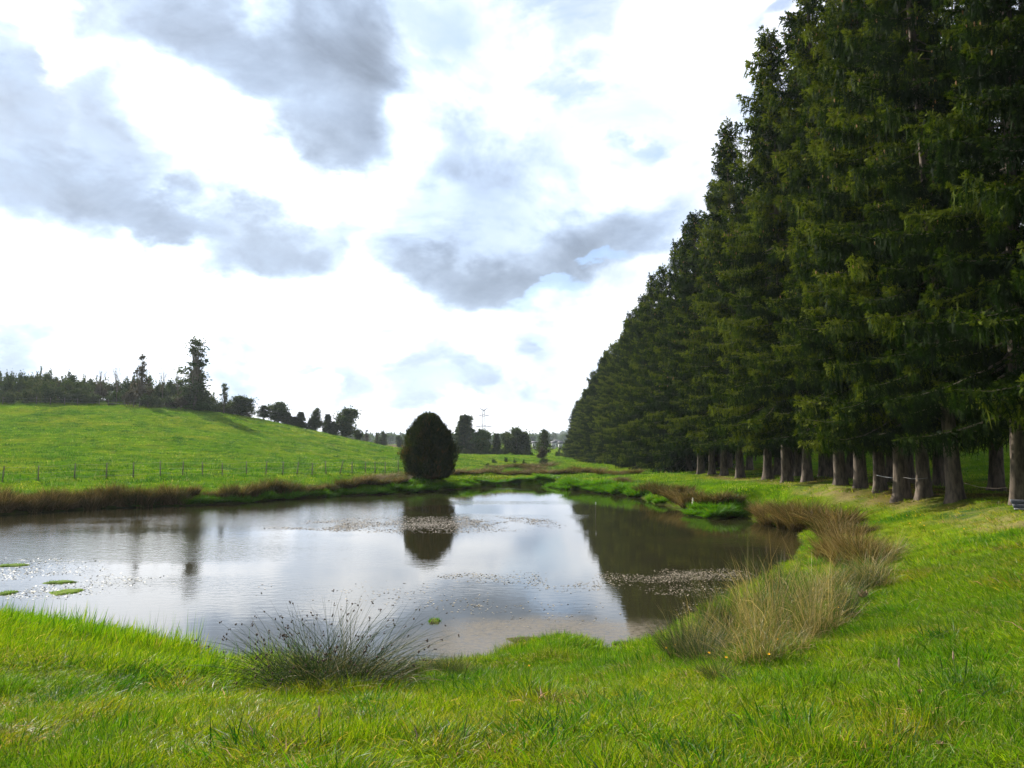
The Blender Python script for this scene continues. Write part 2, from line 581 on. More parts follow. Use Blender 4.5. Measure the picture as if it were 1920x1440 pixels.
def leafy(name, stops, rough=0.55, trans=0.35, spec=0.3, inst=None, tmul=(1.25, 1.35, 0.7), objvar=0.0, gloss_mul=1.0):
    """foliage: colour ramp over the per-vertex tint, part reflecting, part letting light through"""
    m, g = M(name)
    at_ = g.n('ShaderNodeAttribute', attribute_name='tint')
    ramp = g.n('ShaderNodeValToRGB')
    e = ramp.color_ramp.elements
    e[0].position, e[0].color = stops[0][0], (*stops[0][1], 1)
    e[1].position, e[1].color = stops[-1][0], (*stops[-1][1], 1)
    for p, c in stops[1:-1]:
        k = e.new(p); k.color = (*c, 1)
    fac = at_.outputs['Fac']
    if objvar:
        oi = g.n('ShaderNodeObjectInfo')
        fac = g.math('ADD', fac, g.math('MULTIPLY', g.math('SUBTRACT', oi.outputs['Random'], 0.5), objvar), clamp=True)
    g.put(ramp.inputs[0], fac)
    col = ramp.outputs[0]
    if inst:
        ia = g.n('ShaderNodeAttribute', attribute_name=inst, attribute_type='INSTANCER')
        col = g.mix(1.0, col, ia.outputs['Vector'], 'MULTIPLY')
    bs = g.n('ShaderNodeBsdfPrincipled')
    g.put(bs.inputs['Base Color'], col)
    bs.inputs['Roughness'].default_value = rough
    bs.inputs['Specular IOR Level'].default_value = spec
    tr = g.n('ShaderNodeBsdfTranslucent')
    g.put(tr.inputs['Color'], g.mix(1.0, col, tmul, 'MULTIPLY'))
    mx = g.n('ShaderNodeMixShader')
    mx.inputs[0].default_value = trans
    g.t.links.new(bs.outputs[0], mx.inputs[1])
    g.t.links.new(tr.outputs[0], mx.inputs[2])
    out = g.n('ShaderNodeOutputMaterial')
    g.t.links.new(mx.outputs[0], out.inputs[0])
    return m


def rough_mat(name, c1, c2, scale=8, rough=0.85, bump=0.4, stretch=(1, 1, 1), spec=0.25, detail=6):
    m, g = M(name)
    tc = g.n('ShaderNodeTexCoord').outputs['Object']
    v = g.vmath('MULTIPLY', tc, stretch)
    n = g.noise(v, scale, detail, 0.65)
    col = g.mix(g.rng(n, 0.35, 0.65), c1, c2)
    bs = g.n('ShaderNodeBsdfPrincipled')
    g.put(bs.inputs['Base Color'], col)
    bs.inputs['Roughness'].default_value = rough
    bs.inputs['Specular IOR Level'].default_value = spec
    bp = g.n('ShaderNodeBump')
    bp.inputs['Strength'].default_value = bump
    bp.inputs['Distance'].default_value = 0.03
    g.put(bp.inputs['Height'], n)
    g.t.links.new(bp.outputs[0], bs.inputs['Normal'])
    out = g.n('ShaderNodeOutputMaterial')
    g.t.links.new(bs.outputs[0], out.inputs[0])
    return m


# ------------------------------------------------------------------ ground sheet
def build_ground():
    fine = np.linspace(-44, 44, 420)
    coarse = np.concatenate([np.linspace(46, 90, 18), np.linspace(94, 266, 40), np.linspace(270, 314, 18)])
    th = np.radians(np.concatenate([fine, coarse]))
    rr = np.concatenate([np.linspace(0.5, 2.5, 6)[:-1], np.geomspace(2.5, 14, 110)[:-1], np.geomspace(14, 70, 150)[:-1],
                         np.geomspace(70, 240, 110)[:-1], np.geomspace(240, 9000, 60)])
    Th, Rr = np.meshgrid(th, rr)
    X = (Rr * np.sin(Th)).ravel(); Y = (Rr * np.cos(Th)).ravel()
    h, s = height(X, Y, True)
    V = np.stack([X, Y, h], 1)
    nt, nr = len(th), len(rr)
    i = np.arange(nr - 1)[:, None] * nt; j = np.arange(nt)[None]
    j2 = (j + 1) % nt
    Q = np.stack([i + j, i + nt + j, i + nt + j2, i + j2], -1).reshape(-1, 4)
    V = np.vstack([V, [[0, 0, gz(0, 0)]]])
    T = np.stack([np.arange(nt), (np.arange(nt) + 1) % nt, np.full(nt, len(V) - 1)], 1)
    col = ground_col(V[:, 0], V[:, 1], np.append(s, 10.0))
    me = mesh_np('ground', V, [Q, T], {'gcol': col}, True)
    m, g = M('meadow_ground')
    a = g.n('ShaderNodeAttribute', attribute_name='gcol').outputs['Vector']
    tc = g.n('ShaderNodeNewGeometry').outputs['Position']
    n1 = g.noise(tc, 1.3, 7, 0.68)
    n2 = g.noise(tc, 14, 5, 0.7)
    c = g.mix(g.rng(n1, 0.36, 0.6), (0.62, 0.74, 0.7), (1.15, 1.10, 1.0))
    n3 = g.noise(g.vmath('MULTIPLY', tc, (0.75, 1.0, 1.0)), 0.62, 5, 0.6, 0.4)
    c = g.mix(g.rng(n3, 0.56, 0.66), c, (0.30, 0.52, 0.6))
    n4 = g.noise(tc, 0.17, 4, 0.6)
    c = g.mix(g.math('MULTIPLY', g.rng(n4, 0.48, 0.64), 0.8), c, (1.45, 1.12, 1.6))
    c = g.mix(1.0, a, c, 'MULTIPLY')
    c2 = g.mix(g.rng(n2, 0.35, 0.65), (0.75, 0.78, 0.8), (1.2, 1.15, 1.1))
    c = g.mix(1.0, c, c2, 'MULTIPLY')
    bs = g.n('ShaderNodeBsdfPrincipled')
    g.put(bs.inputs['Base Color'], c)
    bs.inputs['Roughness'].default_value = 0.9
    bs.inputs['Specular IOR Level'].default_value = 0.0
    bp = g.n('ShaderNodeBump')
    bp.inputs['Strength'].default_value = 0.6
    bp.inputs['Distance'].default_value = 0.12
    g.put(bp.inputs['Height'], g.math('ADD', n1, g.math('MULTIPLY', n2, 0.4)))
    g.t.links.new(bp.outputs[0], bs.inputs['Normal'])
    out = g.n('ShaderNodeOutputMaterial')
    g.t.links.new(bs.outputs[0], out.inputs[0])
    obj('ground', me, m, kind='structure')


build_ground()


# ------------------------------------------------------------------ water
def build_water():
    # outline of the pond pushed a little under its banks
    ctr = SH.mean(axis=0)
    A = np.roll(SH, 1, axis=0); B = np.roll(SH, -1, axis=0)
    t = B - A
    nrm = np.stack([t[:, 1], -t[:, 0]], 1) / np.linalg.norm(t, axis=1)[:, None]
    P = SH + nrm * 0.9
    if sdist(P[5:6, 0], P[5:6, 1])[0] < 0:
        P = SH - nrm * 0.9
    V = np.hstack([P, np.zeros((len(P), 1))])
    me = bpy.data.meshes.new('pond_water')
    me.from_pydata([tuple(v) for v in V], [], [tuple(range(len(V)))])
    me.update()
    if me.polygons[0].normal.z < 0:
        me.flip_normals()
    m, g = M('pond_water')
    pos = g.n('ShaderNodeNewGeometry').outputs['Position']
    st = g.vmath('MULTIPLY', pos, (0.55, 1.0, 1.0))
    w1 = g.noise(st, 5.5, 3, 0.5, 0.4)
    w2 = g.noise(st, 17.0, 3, 0.55)
    lowf = g.noise(g.vmath('MULTIPLY', pos, (0.045, 0.11, 1)), 1.0, 3, 0.5)
    sp = g.n('ShaderNodeSeparateXYZ'); g.put(sp.inputs[0], pos)
    left = g.rng(sp.outputs[0], 2.0, -9.0)
    breeze = g.rng(g.math('ADD', lowf, g.math('MULTIPLY', left, 0.16)), 0.50, 0.68)
    nearcalm = g.rng(sp.outputs[1], 14.0, 21.0)
    breeze = g.math('MULTIPLY', breeze, nearcalm)
    bp = g.n('ShaderNodeBump')
    bp.inputs['Distance'].default_value = 0.02
    g.put(bp.inputs['Strength'], g.math('ADD', 0.045, g.math('MULTIPLY', breeze, 0.34)))
    g.put(bp.inputs['Height'], g.math('ADD', w1, g.math('MULTIPLY', w2, 0.35)))
    # pale silt film close to the near bank
    fn = g.noise(pos, 0.7, 6, 0.62, 0.5)
    mpd = g.n('ShaderNodeMapping', vector_type='TEXTURE')
    g.put(mpd.inputs['Vector'], pos)
    fx, fy = on_plane(1030, 1200)
    mpd.inputs['Location'].default_value = (fx, fy, 0)
    mpd.inputs['Scale'].default_value = (2.6, 2.0, 1)
    film = g.rng(g.math('ADD', g.vmath('LENGTH', mpd.outputs[0]), g.math('MULTIPLY', g.math('SUBTRACT', fn, 0.5), 0.9)), 1.1, 0.55)
    speck = g.rng(g.noise(pos, 9.0, 5, 0.7), 0.35, 0.6)
    film = g.math('MULTIPLY', film, g.math('ADD', 0.35, g.math('MULTIPLY', speck, 0.35)))
    bs = g.n('ShaderNodeBsdfPrincipled')
    g.put(bs.inputs['Base Color'], (0.024, 0.021, 0.009, 1))
    bs.inputs['Roughness'].default_value = 0.015
    bs.inputs['IOR'].default_value = 1.58
    bs.inputs['Specular IOR Level'].default_value = 0.9
    g.t.links.new(bp.outputs[0], bs.inputs['Normal'])
    df = g.n('ShaderNodeBsdfDiffuse')
    df.inputs['Color'].default_value = (0.19, 0.165, 0.13, 1)
    mx = g.n('ShaderNodeMixShader')
    g.put(mx.inputs[0], film)
    g.t.links.new(bs.outputs[0], mx.inputs[1])
    g.t.links.new(df.outputs[0], mx.inputs[2])
    out = g.n('ShaderNodeOutputMaterial')
    g.t.links.new(mx.outputs[0], out.inputs[0])
    obj('pond_water', me, m, kind='structure')


build_water()

# ------------------------------------------------------------------ materials
BARK = rough_mat('spruce_bark', (0.035, 0.026, 0.019), (0.125, 0.098, 0.072), 7, 0.95, 1.0, (1, 1, 0.28))
BRANCH = rough_mat('branch_wood', (0.085, 0.068, 0.048), (0.19, 0.16, 0.12), 10, 0.9, 0.4)
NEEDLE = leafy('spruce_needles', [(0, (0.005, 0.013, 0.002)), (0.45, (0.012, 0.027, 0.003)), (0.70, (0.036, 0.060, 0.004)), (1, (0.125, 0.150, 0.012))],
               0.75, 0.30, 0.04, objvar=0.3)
LEAF_D = leafy('dark_leaves', [(0, (0.018, 0.034, 0.010)), (0.6, (0.045, 0.070, 0.016)), (1, (0.095, 0.10, 0.025))], 0.7, 0.25, 0.06, objvar=0.3)
LEAF_G = leafy('green_leaves', [(0, (0.022, 0.048, 0.009)), (0.6, (0.045, 0.085, 0.014)), (1, (0.090, 0.105, 0.020))], 0.7, 0.3, 0.06, objvar=0.3)
LEAF_B = leafy('brownish_leaves', [(0, (0.025, 0.026, 0.012)), (0.6, (0.055, 0.046, 0.022)), (1, (0.10, 0.075, 0.035))], 0.65, 0.25, 0.2, objvar=0.3)
THUJA = leafy('cypress_foliage', [(0, (0.012, 0.024, 0.005)), (0.5, (0.034, 0.046, 0.008)), (0.8, (0.075, 0.058, 0.013)), (1, (0.15, 0.085, 0.025))], 0.75, 0.28, 0.05)
CONE = rough_mat('cone_scales', (0.30, 0.13, 0.045), (0.48, 0.25, 0.10), 40, 0.7, 0.3)
BLADE = leafy('grass_blades', [(0, (0.022, 0.072, 0.002)), (0.5, (0.100, 0.190, 0.005)), (0.85, (0.195, 0.245, 0.010)), (0.93, (0.26, 0.22, 0.09)), (1, (0.36, 0.30, 0.15))],
              0.45, 0.45, 0.12, inst='icol', tmul=(1.5, 1.6, 0.5))
LUSH = leafy('marsh_grass_blades', [(0, (0.040, 0.12, 0.008)), (0.8, (0.075, 0.18, 0.010)), (1, (0.16, 0.19, 0.03))], 0.4, 0.42, 0.35, inst='icol', tmul=(1.3, 1.4, 0.6))
RUSH = leafy('rush_stems', [(0, (0.012, 0.030, 0.012)), (0.45, (0.040, 0.065, 0.022)), (0.7, (0.15, 0.12, 0.055)), (1, (0.33, 0.25, 0.15))], 0.6, 0.2, 0.12)
BROWNR = leafy('brown_rush_stems', [(0, (0.030, 0.045, 0.008)), (0.4, (0.085, 0.062, 0.018)), (0.7, (0.17, 0.10, 0.042)), (1, (0.32, 0.23, 0.12))], 0.7, 0.25, 0.08, objvar=0.35)
STRAW = leafy('straw_stems', [(0, (0.045, 0.095, 0.010)), (0.35, (0.13, 0.125, 0.03)), (0.7, (0.30, 0.20, 0.085)), (1, (0.50, 0.37, 0.20))], 0.55, 0.3, 0.3)
LUSHC = leafy('sedge_leaves', [(0, (0.030, 0.10, 0.003)), (0.6, (0.068, 0.18, 0.004)), (1, (0.14, 0.20, 0.01))], 0.5, 0.42, 0.12, tmul=(1.4, 1.5, 0.5))
SEED = rough_mat('rush_seed_heads', (0.035, 0.020, 0.014), (0.08, 0.045, 0.03), 60, 0.8, 0.2)
WOODP = rough_mat('weathered_post', (0.06, 0.052, 0.043), (0.15, 0.135, 0.11), 12, 0.9, 0.5, (1, 1, 0.2))
WIRE = rough_mat('fence_wire', (0.16, 0.16, 0.15), (0.3, 0.3, 0.29), 20, 0.5, 0.0)


# ------------------------------------------------------------------ spruces
def twig_set(P0, D, L, W, tint, rng):
    """feathered needle twigs: for every twig a bent spine with side sprays. P0 (n,3), D (n,3) unit, L (n,), W (n,)"""
    n = len(P0)
    up = rng.normal(size=(n, 3))
    S = np.cross(D, up); S /= np.linalg.norm(S, axis=1)[:, None] + 1e-9
    N = np.cross(S, D)
    mid = P0 + D * (L * 0.5)[:, None] + N * (L * 0.04)[:, None]
    tip = P0 + D * L[:, None] + np.array([0, 0, -1]) * (L * 0.12)[:, None]
    w = W[:, None]
    V = [P0 - S * w * 0.35, P0 + S * w * 0.35, mid - S * w * 0.5, mid + S * w * 0.5, tip]
    # two pairs of side sprays
    for fr, ln in ((0.28, 0.36), (0.62, 0.28)):
        b = P0 + D * (L * fr)[:, None]
        for sg in (-1, 1):
            d = D * 0.75 + S * sg * 0.8 + N * rng.uniform(-0.5, 0.3, (n, 1))
            tpt = b + d * (L * ln)[:, None] * rng.uniform(0.7, 1.2, (n, 1))
            V += [b - D * w * 0.5, b + D * w * 0.55 + N * w * 0.2, tpt]
    k = len(V)
    V = np.stack(V, 1).reshape(-1, 3)
    T = [(0, 1, 3), (0, 3, 2), (2, 3, 4)] + [(5 + 3 * i, 6 + 3 * i, 7 + 3 * i) for i in range(4)]
    T = (np.arange(n)[:, None, None] * k + np.array(T)[None]).reshape(-1, 3)
    a = np.repeat(tint, k)
    return V, T, a


def branch_template(L, seed):
    """one spruce bough along +X: limb, sideways branchlets and hanging curtains of twigs"""
    rng = np.random.default_rng(seed)
    f = np.linspace(0, 1, 9)
    droop = rng.uniform(0.20, 0.42)
    zc = -droop * L * f + (droop * 0.75) * L * f ** 2.4
    yc = (rng.uniform(-0.06, 0.06)) * L * f ** 2
    axis = np.stack([f * L, yc, zc], 1)

    def pt(t):
        return np.stack([np.interp(t, f, axis[:, i]) for i in range(3)], -1)
    P0, D, LL, WW, TT = [], [], [], [], []
    limbs = [(axis, np.interp(f, [0, 1], [0.010 + 0.009 * L, 0.004]))]
    step = 0.12
    for t in np.arange(0.22 if L > 1 else 0.05, 1.0, step / L):
        p = pt(np.array([t]))[0]
        for sg in (-1, 1):
            ls = (0.22 + 0.20 * L * (1 - t)) * rng.uniform(0.6, 1.25)
            ls = min(ls, 0.95)
            ang = R(rng.uniform(42, 70)) * sg
            d = np.array([math.cos(ang), math.sin(ang), rng.uniform(-0.35, 0.05)])
            d /= np.linalg.norm(d)
            m = max(2, int(ls / 0.085))
            q = (np.arange(m) + 0.5) / m
            pts = p + d * (q * ls)[:, None] + np.array([0, 0, -0.28]) * (q ** 2 * ls)[:, None]
            for pp, qq in zip(pts, q):
                # forward-lying twig
                dd = d + rng.normal(0, 0.45, 3) + np.array([0, 0, -0.05])
                P0.append(pp); D.append(dd); LL.append(rng.uniform(0.12, 0.26)); WW.append(0.065)
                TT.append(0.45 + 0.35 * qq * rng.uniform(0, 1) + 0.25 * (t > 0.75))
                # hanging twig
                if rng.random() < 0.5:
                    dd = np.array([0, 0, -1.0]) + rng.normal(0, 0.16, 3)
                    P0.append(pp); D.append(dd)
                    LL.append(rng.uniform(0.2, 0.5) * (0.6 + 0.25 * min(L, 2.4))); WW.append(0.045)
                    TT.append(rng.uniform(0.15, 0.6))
        for _ in range(2):
            dd = np.array([0.7, 0, 0.5]) + rng.normal(0, 0.5, 3)
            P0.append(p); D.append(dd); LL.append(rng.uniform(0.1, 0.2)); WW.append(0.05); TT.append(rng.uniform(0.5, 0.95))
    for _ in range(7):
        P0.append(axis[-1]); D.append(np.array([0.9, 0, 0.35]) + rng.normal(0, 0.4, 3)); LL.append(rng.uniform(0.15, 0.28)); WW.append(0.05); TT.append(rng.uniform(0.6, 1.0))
    P0 = np.array(P0); D = np.array(D); D /= np.linalg.norm(D, axis=1)[:, None]
    tint = np.clip(np.array(TT) + rng.normal(0, 0.08, len(TT)), 0, 1)
    tw = twig_set(P0, D, np.array(LL), np.array(WW), tint, rng)
    lg = Geo()
    for a_, r_ in limbs:
        lg.tube(a_[::2], r_[::2], 4, 0.0, cap=False)
    return tw, (np.concatenate(lg.V), np.concatenate(lg.Q)), axis


LEN = [3.4, 2.6, 1.9, 1.3, 0.8, 0.45]
TEMPL = [[branch_template(l, 100 + i * 7 + k) for k in range(4)] for i, l in enumerate(LEN)]


def spruce_meshes(H, seed, r_low=3.1, clear=2.3, cones=90, density=1.0):
    rng = np.random.default_rng(seed)
    fol, lim, con = Geo(), Geo(), Geo()
    z = clear
    while z < H - 0.35:
        f = (z - clear) / (H - clear)
        Lr = r_low * (1 - f) ** 0.72 * (0.86 + 0.14 * min(1, f * 8)) + 0.18
        nb = int(rng.integers(3, 6)) if f < 0.85 else 4
        ph = rng.uniform(0, 6.28)
        for b in range(nb):
            L = Lr * rng.uniform(0.55, 1.22)
            k = int(np.argmin([abs(math.log(L / l)) for l in LEN]))
            (tv, tt, ta), (lv, lq), ax = TEMPL[k][rng.integers(4)]
            s = L / LEN[k]
            th = ph + b / nb * 6.283 + rng.uniform(-0.3, 0.3)
            tilt = R(np.interp(f, [0, 0.5, 0.85, 1], [-10, 2, 22, 48]) + rng.uniform(-8, 8))   # upper boughs rise
            ct, st = math.cos(tilt), math.sin(tilt)
            Ry = np.array([[ct, 0, -st], [0, 1, 0], [st, 0, ct]])
            c, s_ = math.cos(th), math.sin(th)
            Rz = np.array([[c, -s_, 0], [s_, c, 0], [0, 0, 1]])
            Mx = (Rz @ Ry) * s
            off = np.array([0, 0, z + rng.uniform(-0.15, 0.15)])
            bt = rng.normal(0, 0.24)
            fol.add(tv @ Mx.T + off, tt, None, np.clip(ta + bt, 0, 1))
            lim.add(lv @ Mx.T + off, None, lq, 0.0)
            if cones and f > 0.25 and rng.random() < cones / 260:
                for _ in range(rng.integers(1, 4)):
                    q = ax[-1 - rng.integers(0, 3)] @ Mx.T + off + rng.normal(0, 0.08, 3)
                    ln = rng.uniform(0.10, 0.15)
                    con.tube(np.array([q, q - [0, 0, ln * .35], q - [0, 0, ln * .75], q - [0, 0, ln]]), [0.008, 0.021, 0.017, 0.004], 5, 0.0, cap=False)
        z += np.interp(f, [0, 0.8, 1], [0.42, 0.36, 0.25])
    # leader
    tv, tt, ta = twig_set(np.array([[0, 0, H - 0.6 + i * 0.08] for i in range(9)]), np.array([[0.5 * math.cos(i * 2.4), 0.5 * math.sin(i * 2.4), 0.75] for i in range(9)]),
                          np.full(9, 0.2), np.full(9, 0.04), np.full(9, 0.5), rng)
    fol.add(tv, tt, None, ta)
    # trunk with root flare
    sides = 14
    zs = np.array([-0.5, 0.0, 0.12, 0.3, 0.6, 1.0, 1.6, 2.4, 3.6, 5.5, 9, 13, H * 0.8, H - 0.3])
    zs = zs[zs <= H - 0.3] if H < 16 else zs
    if zs[-1] < H - 0.3: zs = np.append(zs, H - 0.3)
    V = []
    ph = rng.uniform(0, 6.28, 3)
    lean = rng.normal(0, 0.010, 2)
    for zz in zs:
        th = np.arange(sides) / sides * 2 * math.pi
        r = 0.225 * (1 - zz / H * 0.9) + 0.05 * math.exp(-max(zz, 0) / 0.9) + 0.06 * math.exp(-max(zz, 0) / 0.22)
        lob = 1 + 0.16 * np.sin(th * 5 + ph[0]) * math.exp(-max(zz, 0) / 0.4) + 0.05 * np.sin(th * 3 + ph[1] + zz * 0.4) + rng.normal(0, 0.02, sides)
        cx, cy = lean * zz
        V.append(np.stack([cx + r * lob * np.cos(th), cy + r * lob * np.sin(th), np.full(sides, zz)], 1))
    V = np.concatenate(V)
    Q = [(i * sides + k, i * sides + (k + 1) % sides, (i + 1) * sides + (k + 1) % sides, (i + 1) * sides + k) for i in range(len(zs) - 1) for k in range(sides)]
    tr = mesh_np('trunk', V, [np.array(Q)], {'tint': np.zeros(len(V))}, True)
    return tr, lim.mesh('branches'), fol.mesh('foliage'), (con.mesh('cones') if con.n else None)


def make_tree_proto(H, seed, **kw):
    tr, li, fo, co = spruce_meshes(H, seed, **kw)
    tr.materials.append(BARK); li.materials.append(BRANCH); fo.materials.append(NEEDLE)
    if co: co.materials.append(CONE)
    return (H, [('trunk', tr), ('branches', li), ('foliage', fo)] + ([('cones', co)] if co else []))


SPR = [make_tree_proto(23, 1, clear=2.6), make_tree_proto(22, 2, r_low=3.4, clear=2.8), make_tree_proto(24, 3, r_low=2.8, clear=3.1),
       make_tree_proto(22.5, 4, r_low=3.3, clear=2.5), make_tree_proto(23.5, 7, r_low=3.0, clear=2.9)]
SPR_FAR = [make_tree_proto(16, 5, r_low=3.0, clear=0.9, cones=20), make_tree_proto(17, 6, r_low=3.1, clear=1.2, cones=20)]


def put_spruce(x, y, H, proto, label, group, rot, sxy=1.0, name='spruce_tree'):
    z = gz(x, y)
    t = thing(name, label, 'tree', (x, y, z - 0.05), group)
    t.rotation_euler = (random.gauss(0, 0.018), random.gauss(0, 0.018), rot)
    k = H / proto[0]
    t.scale = (sxy, sxy, k)
    for nm, me in proto[1]:
        o = obj(nm, me, None, t)
        if nm == 'cones':
            o['kind'] = 'stuff'
    return t


ORD = ['first', 'second', 'third', 'fourth', 'fifth', 'sixth', 'seventh', 'eighth', 'ninth', 'tenth', 'eleventh', 'twelfth',
       'thirteenth', 'fourteenth', 'fifteenth', 'sixteenth', 'seventeenth', 'eighteenth', 'nineteenth', 'twentieth']


def ordw(i):
    if i < 20:
        return ORD[i]
    tens = ['twent', 'thirt', 'fort', 'fift', 'sixt', 'sevent', 'eight', 'ninet']
    i += 1
    t_, o_ = tens[i // 10 - 2], i % 10
    return t_ + 'ieth' if o_ == 0 else t_ + 'y-' + ORD[o_ - 1]


def treeH(Y):
    return float(np.interp(Y, [0, 36, 47, 64, 85, 108, 150], [25, 24.4, 22.6, 19.2, 17.4, 15.4, 10.0])) * random.uniform(0.95, 1.05)


front_px = [1905, 1785, 1727, 1686, 1645, 1610, 1572, 1510, 1472, 1437, 1385, 1355, 1332, 1312, 1290, 1270]
GF = 'spruces of the long row on the right bank'
for i, Y in enumerate([19.0, 16.2, 13.0]):
    put_spruce(14.2, Y, 23.5, SPR[(i + 1) % 5], f'spruce outside the right edge, boughs reaching into view, {ordw(i)} nearer than the cut trunk', GF, i * 1.7)
seen = {0: 'thick flaring grey trunk of a spruce cut by the right edge of the photo',
        3: 'front-row spruce with pale left side, white tape running to it from the left',
        4: 'front-row spruce with white tape tied round its trunk and running right'}
for i, px in enumerate(front_px):
    Y = 14 * 1470 / (px - 960)
    x = 14 + random.uniform(-0.25, 0.25)
    lab = seen.get(i) or f'tall spruce with bare grey lower trunk, {ORD[i]} from the right edge in the front row'
    put_spruce(x, Y * (x / 14), treeH(Y), SPR[(i * 2) % 5] if Y < 60 else SPR_FAR[i % 2], lab, GF, random.uniform(0, 6.28), random.uniform(0.92, 1.1) * (1.0 if Y < 60 else 0.95))
k = 0
Y = 70.0
while Y < 152:
    put_spruce(row_x(Y) + random.uniform(-0.3, 0.3), Y, treeH(Y), SPR_FAR[k % 2], f'distant front-row spruce with hidden trunk, {ordw(k)} beyond the visible trunks',
               GF, random.uniform(0, 6.28), float(np.interp(Y, [70, 150], [1.0, 0.9])))
    Y += random.uniform(2.9, 3.6); k += 1
back_px = [1862, 1757, 1700, 1668, 1592, 1553, 1540, 1494, 1483, 1455, 1403, 1366, 1345]
for i, px in enumerate(back_px):
    Y = 16.6 * 1470 / (px - 960)
    put_spruce(16.6, Y, treeH(Y) * 0.97, SPR[(i * 2 + 2) % 5], f'second-row spruce, {ORD[i]} from the right, dark trunk seen between front ones',
               'spruces of the second row behind', random.uniform(0, 6.28), random.uniform(0.88, 1.0))
Y = 66.0
k = 0
while Y < 150:
    put_spruce(row_x(Y) + 2.9, Y, treeH(Y) * 0.95, SPR_FAR[k % 2], f'distant second-row spruce, only crown bits showing, {ordw(k)} beyond the visible trunks',
               'spruces of the second row behind', random.uniform(0, 6.28), 0.95)
    Y += random.uniform(3.2, 4.0); k += 1
for Y in (22.5, 18.5, 14):
    put_spruce(17.0, Y, 22.5, SPR[int(Y) % 5], f'second-row spruce filling the top right corner, trunk out of view, {ordw(int((24 - Y) // 4))} from its row end', 'spruces of the second row behind', Y)


# ------------------------------------------------------------------ other trees and bushes
def leaf_cloud(blobs, n, size, rng, tint_base=0.5, up=0.0):
    """small bent leaf clumps spread through ellipsoids: blobs (cx,cy,cz,rx,ry,rz)"""
    w = np.array([b[3] * b[4] * b[5] for b in blobs]) ** 0.67
    idx = rng.choice(len(blobs), n, p=w / w.sum())
    B = np.array(blobs)[idx]
    d = rng.normal(size=(n, 3)); d /= np.linalg.norm(d, axis=1)[:, None]
    r = np.minimum(0.25 + np.abs(rng.normal(0, 0.62, n)), 1.7)
    P = B[:, :3] + d * B[:, 3:] * r[:, None]
    D = d * 0.5 + rng.normal(0, 0.6, (n, 3)) + np.array([0, 0, up])
    D /= np.linalg.norm(D, axis=1)[:, None]
    S = np.cross(D, rng.normal(size=(n, 3))); S /= np.linalg.norm(S, axis=1)[:, None] + 1e-9
    L = size * rng.uniform(0.6, 1.4, n)[:, None]
    W = L * 0.33
    V = np.stack([P - D * L * .5, P + S * W, P + D * L * .5 + np.cross(S, D) * L * 0.15, P - S * W], 1).reshape(-1, 3)
    T = (np.arange(n)[:, None, None] * 4 + np.array([(0, 1, 2), (0, 2, 3)])[None]).reshape(-1, 3)
    bt = rng.uniform(-0.2, 0.2, len(blobs))[idx]
    return V, T, np.repeat(np.clip(tint_base + bt + rng.normal(0, 0.18, n), 0, 1), 4)


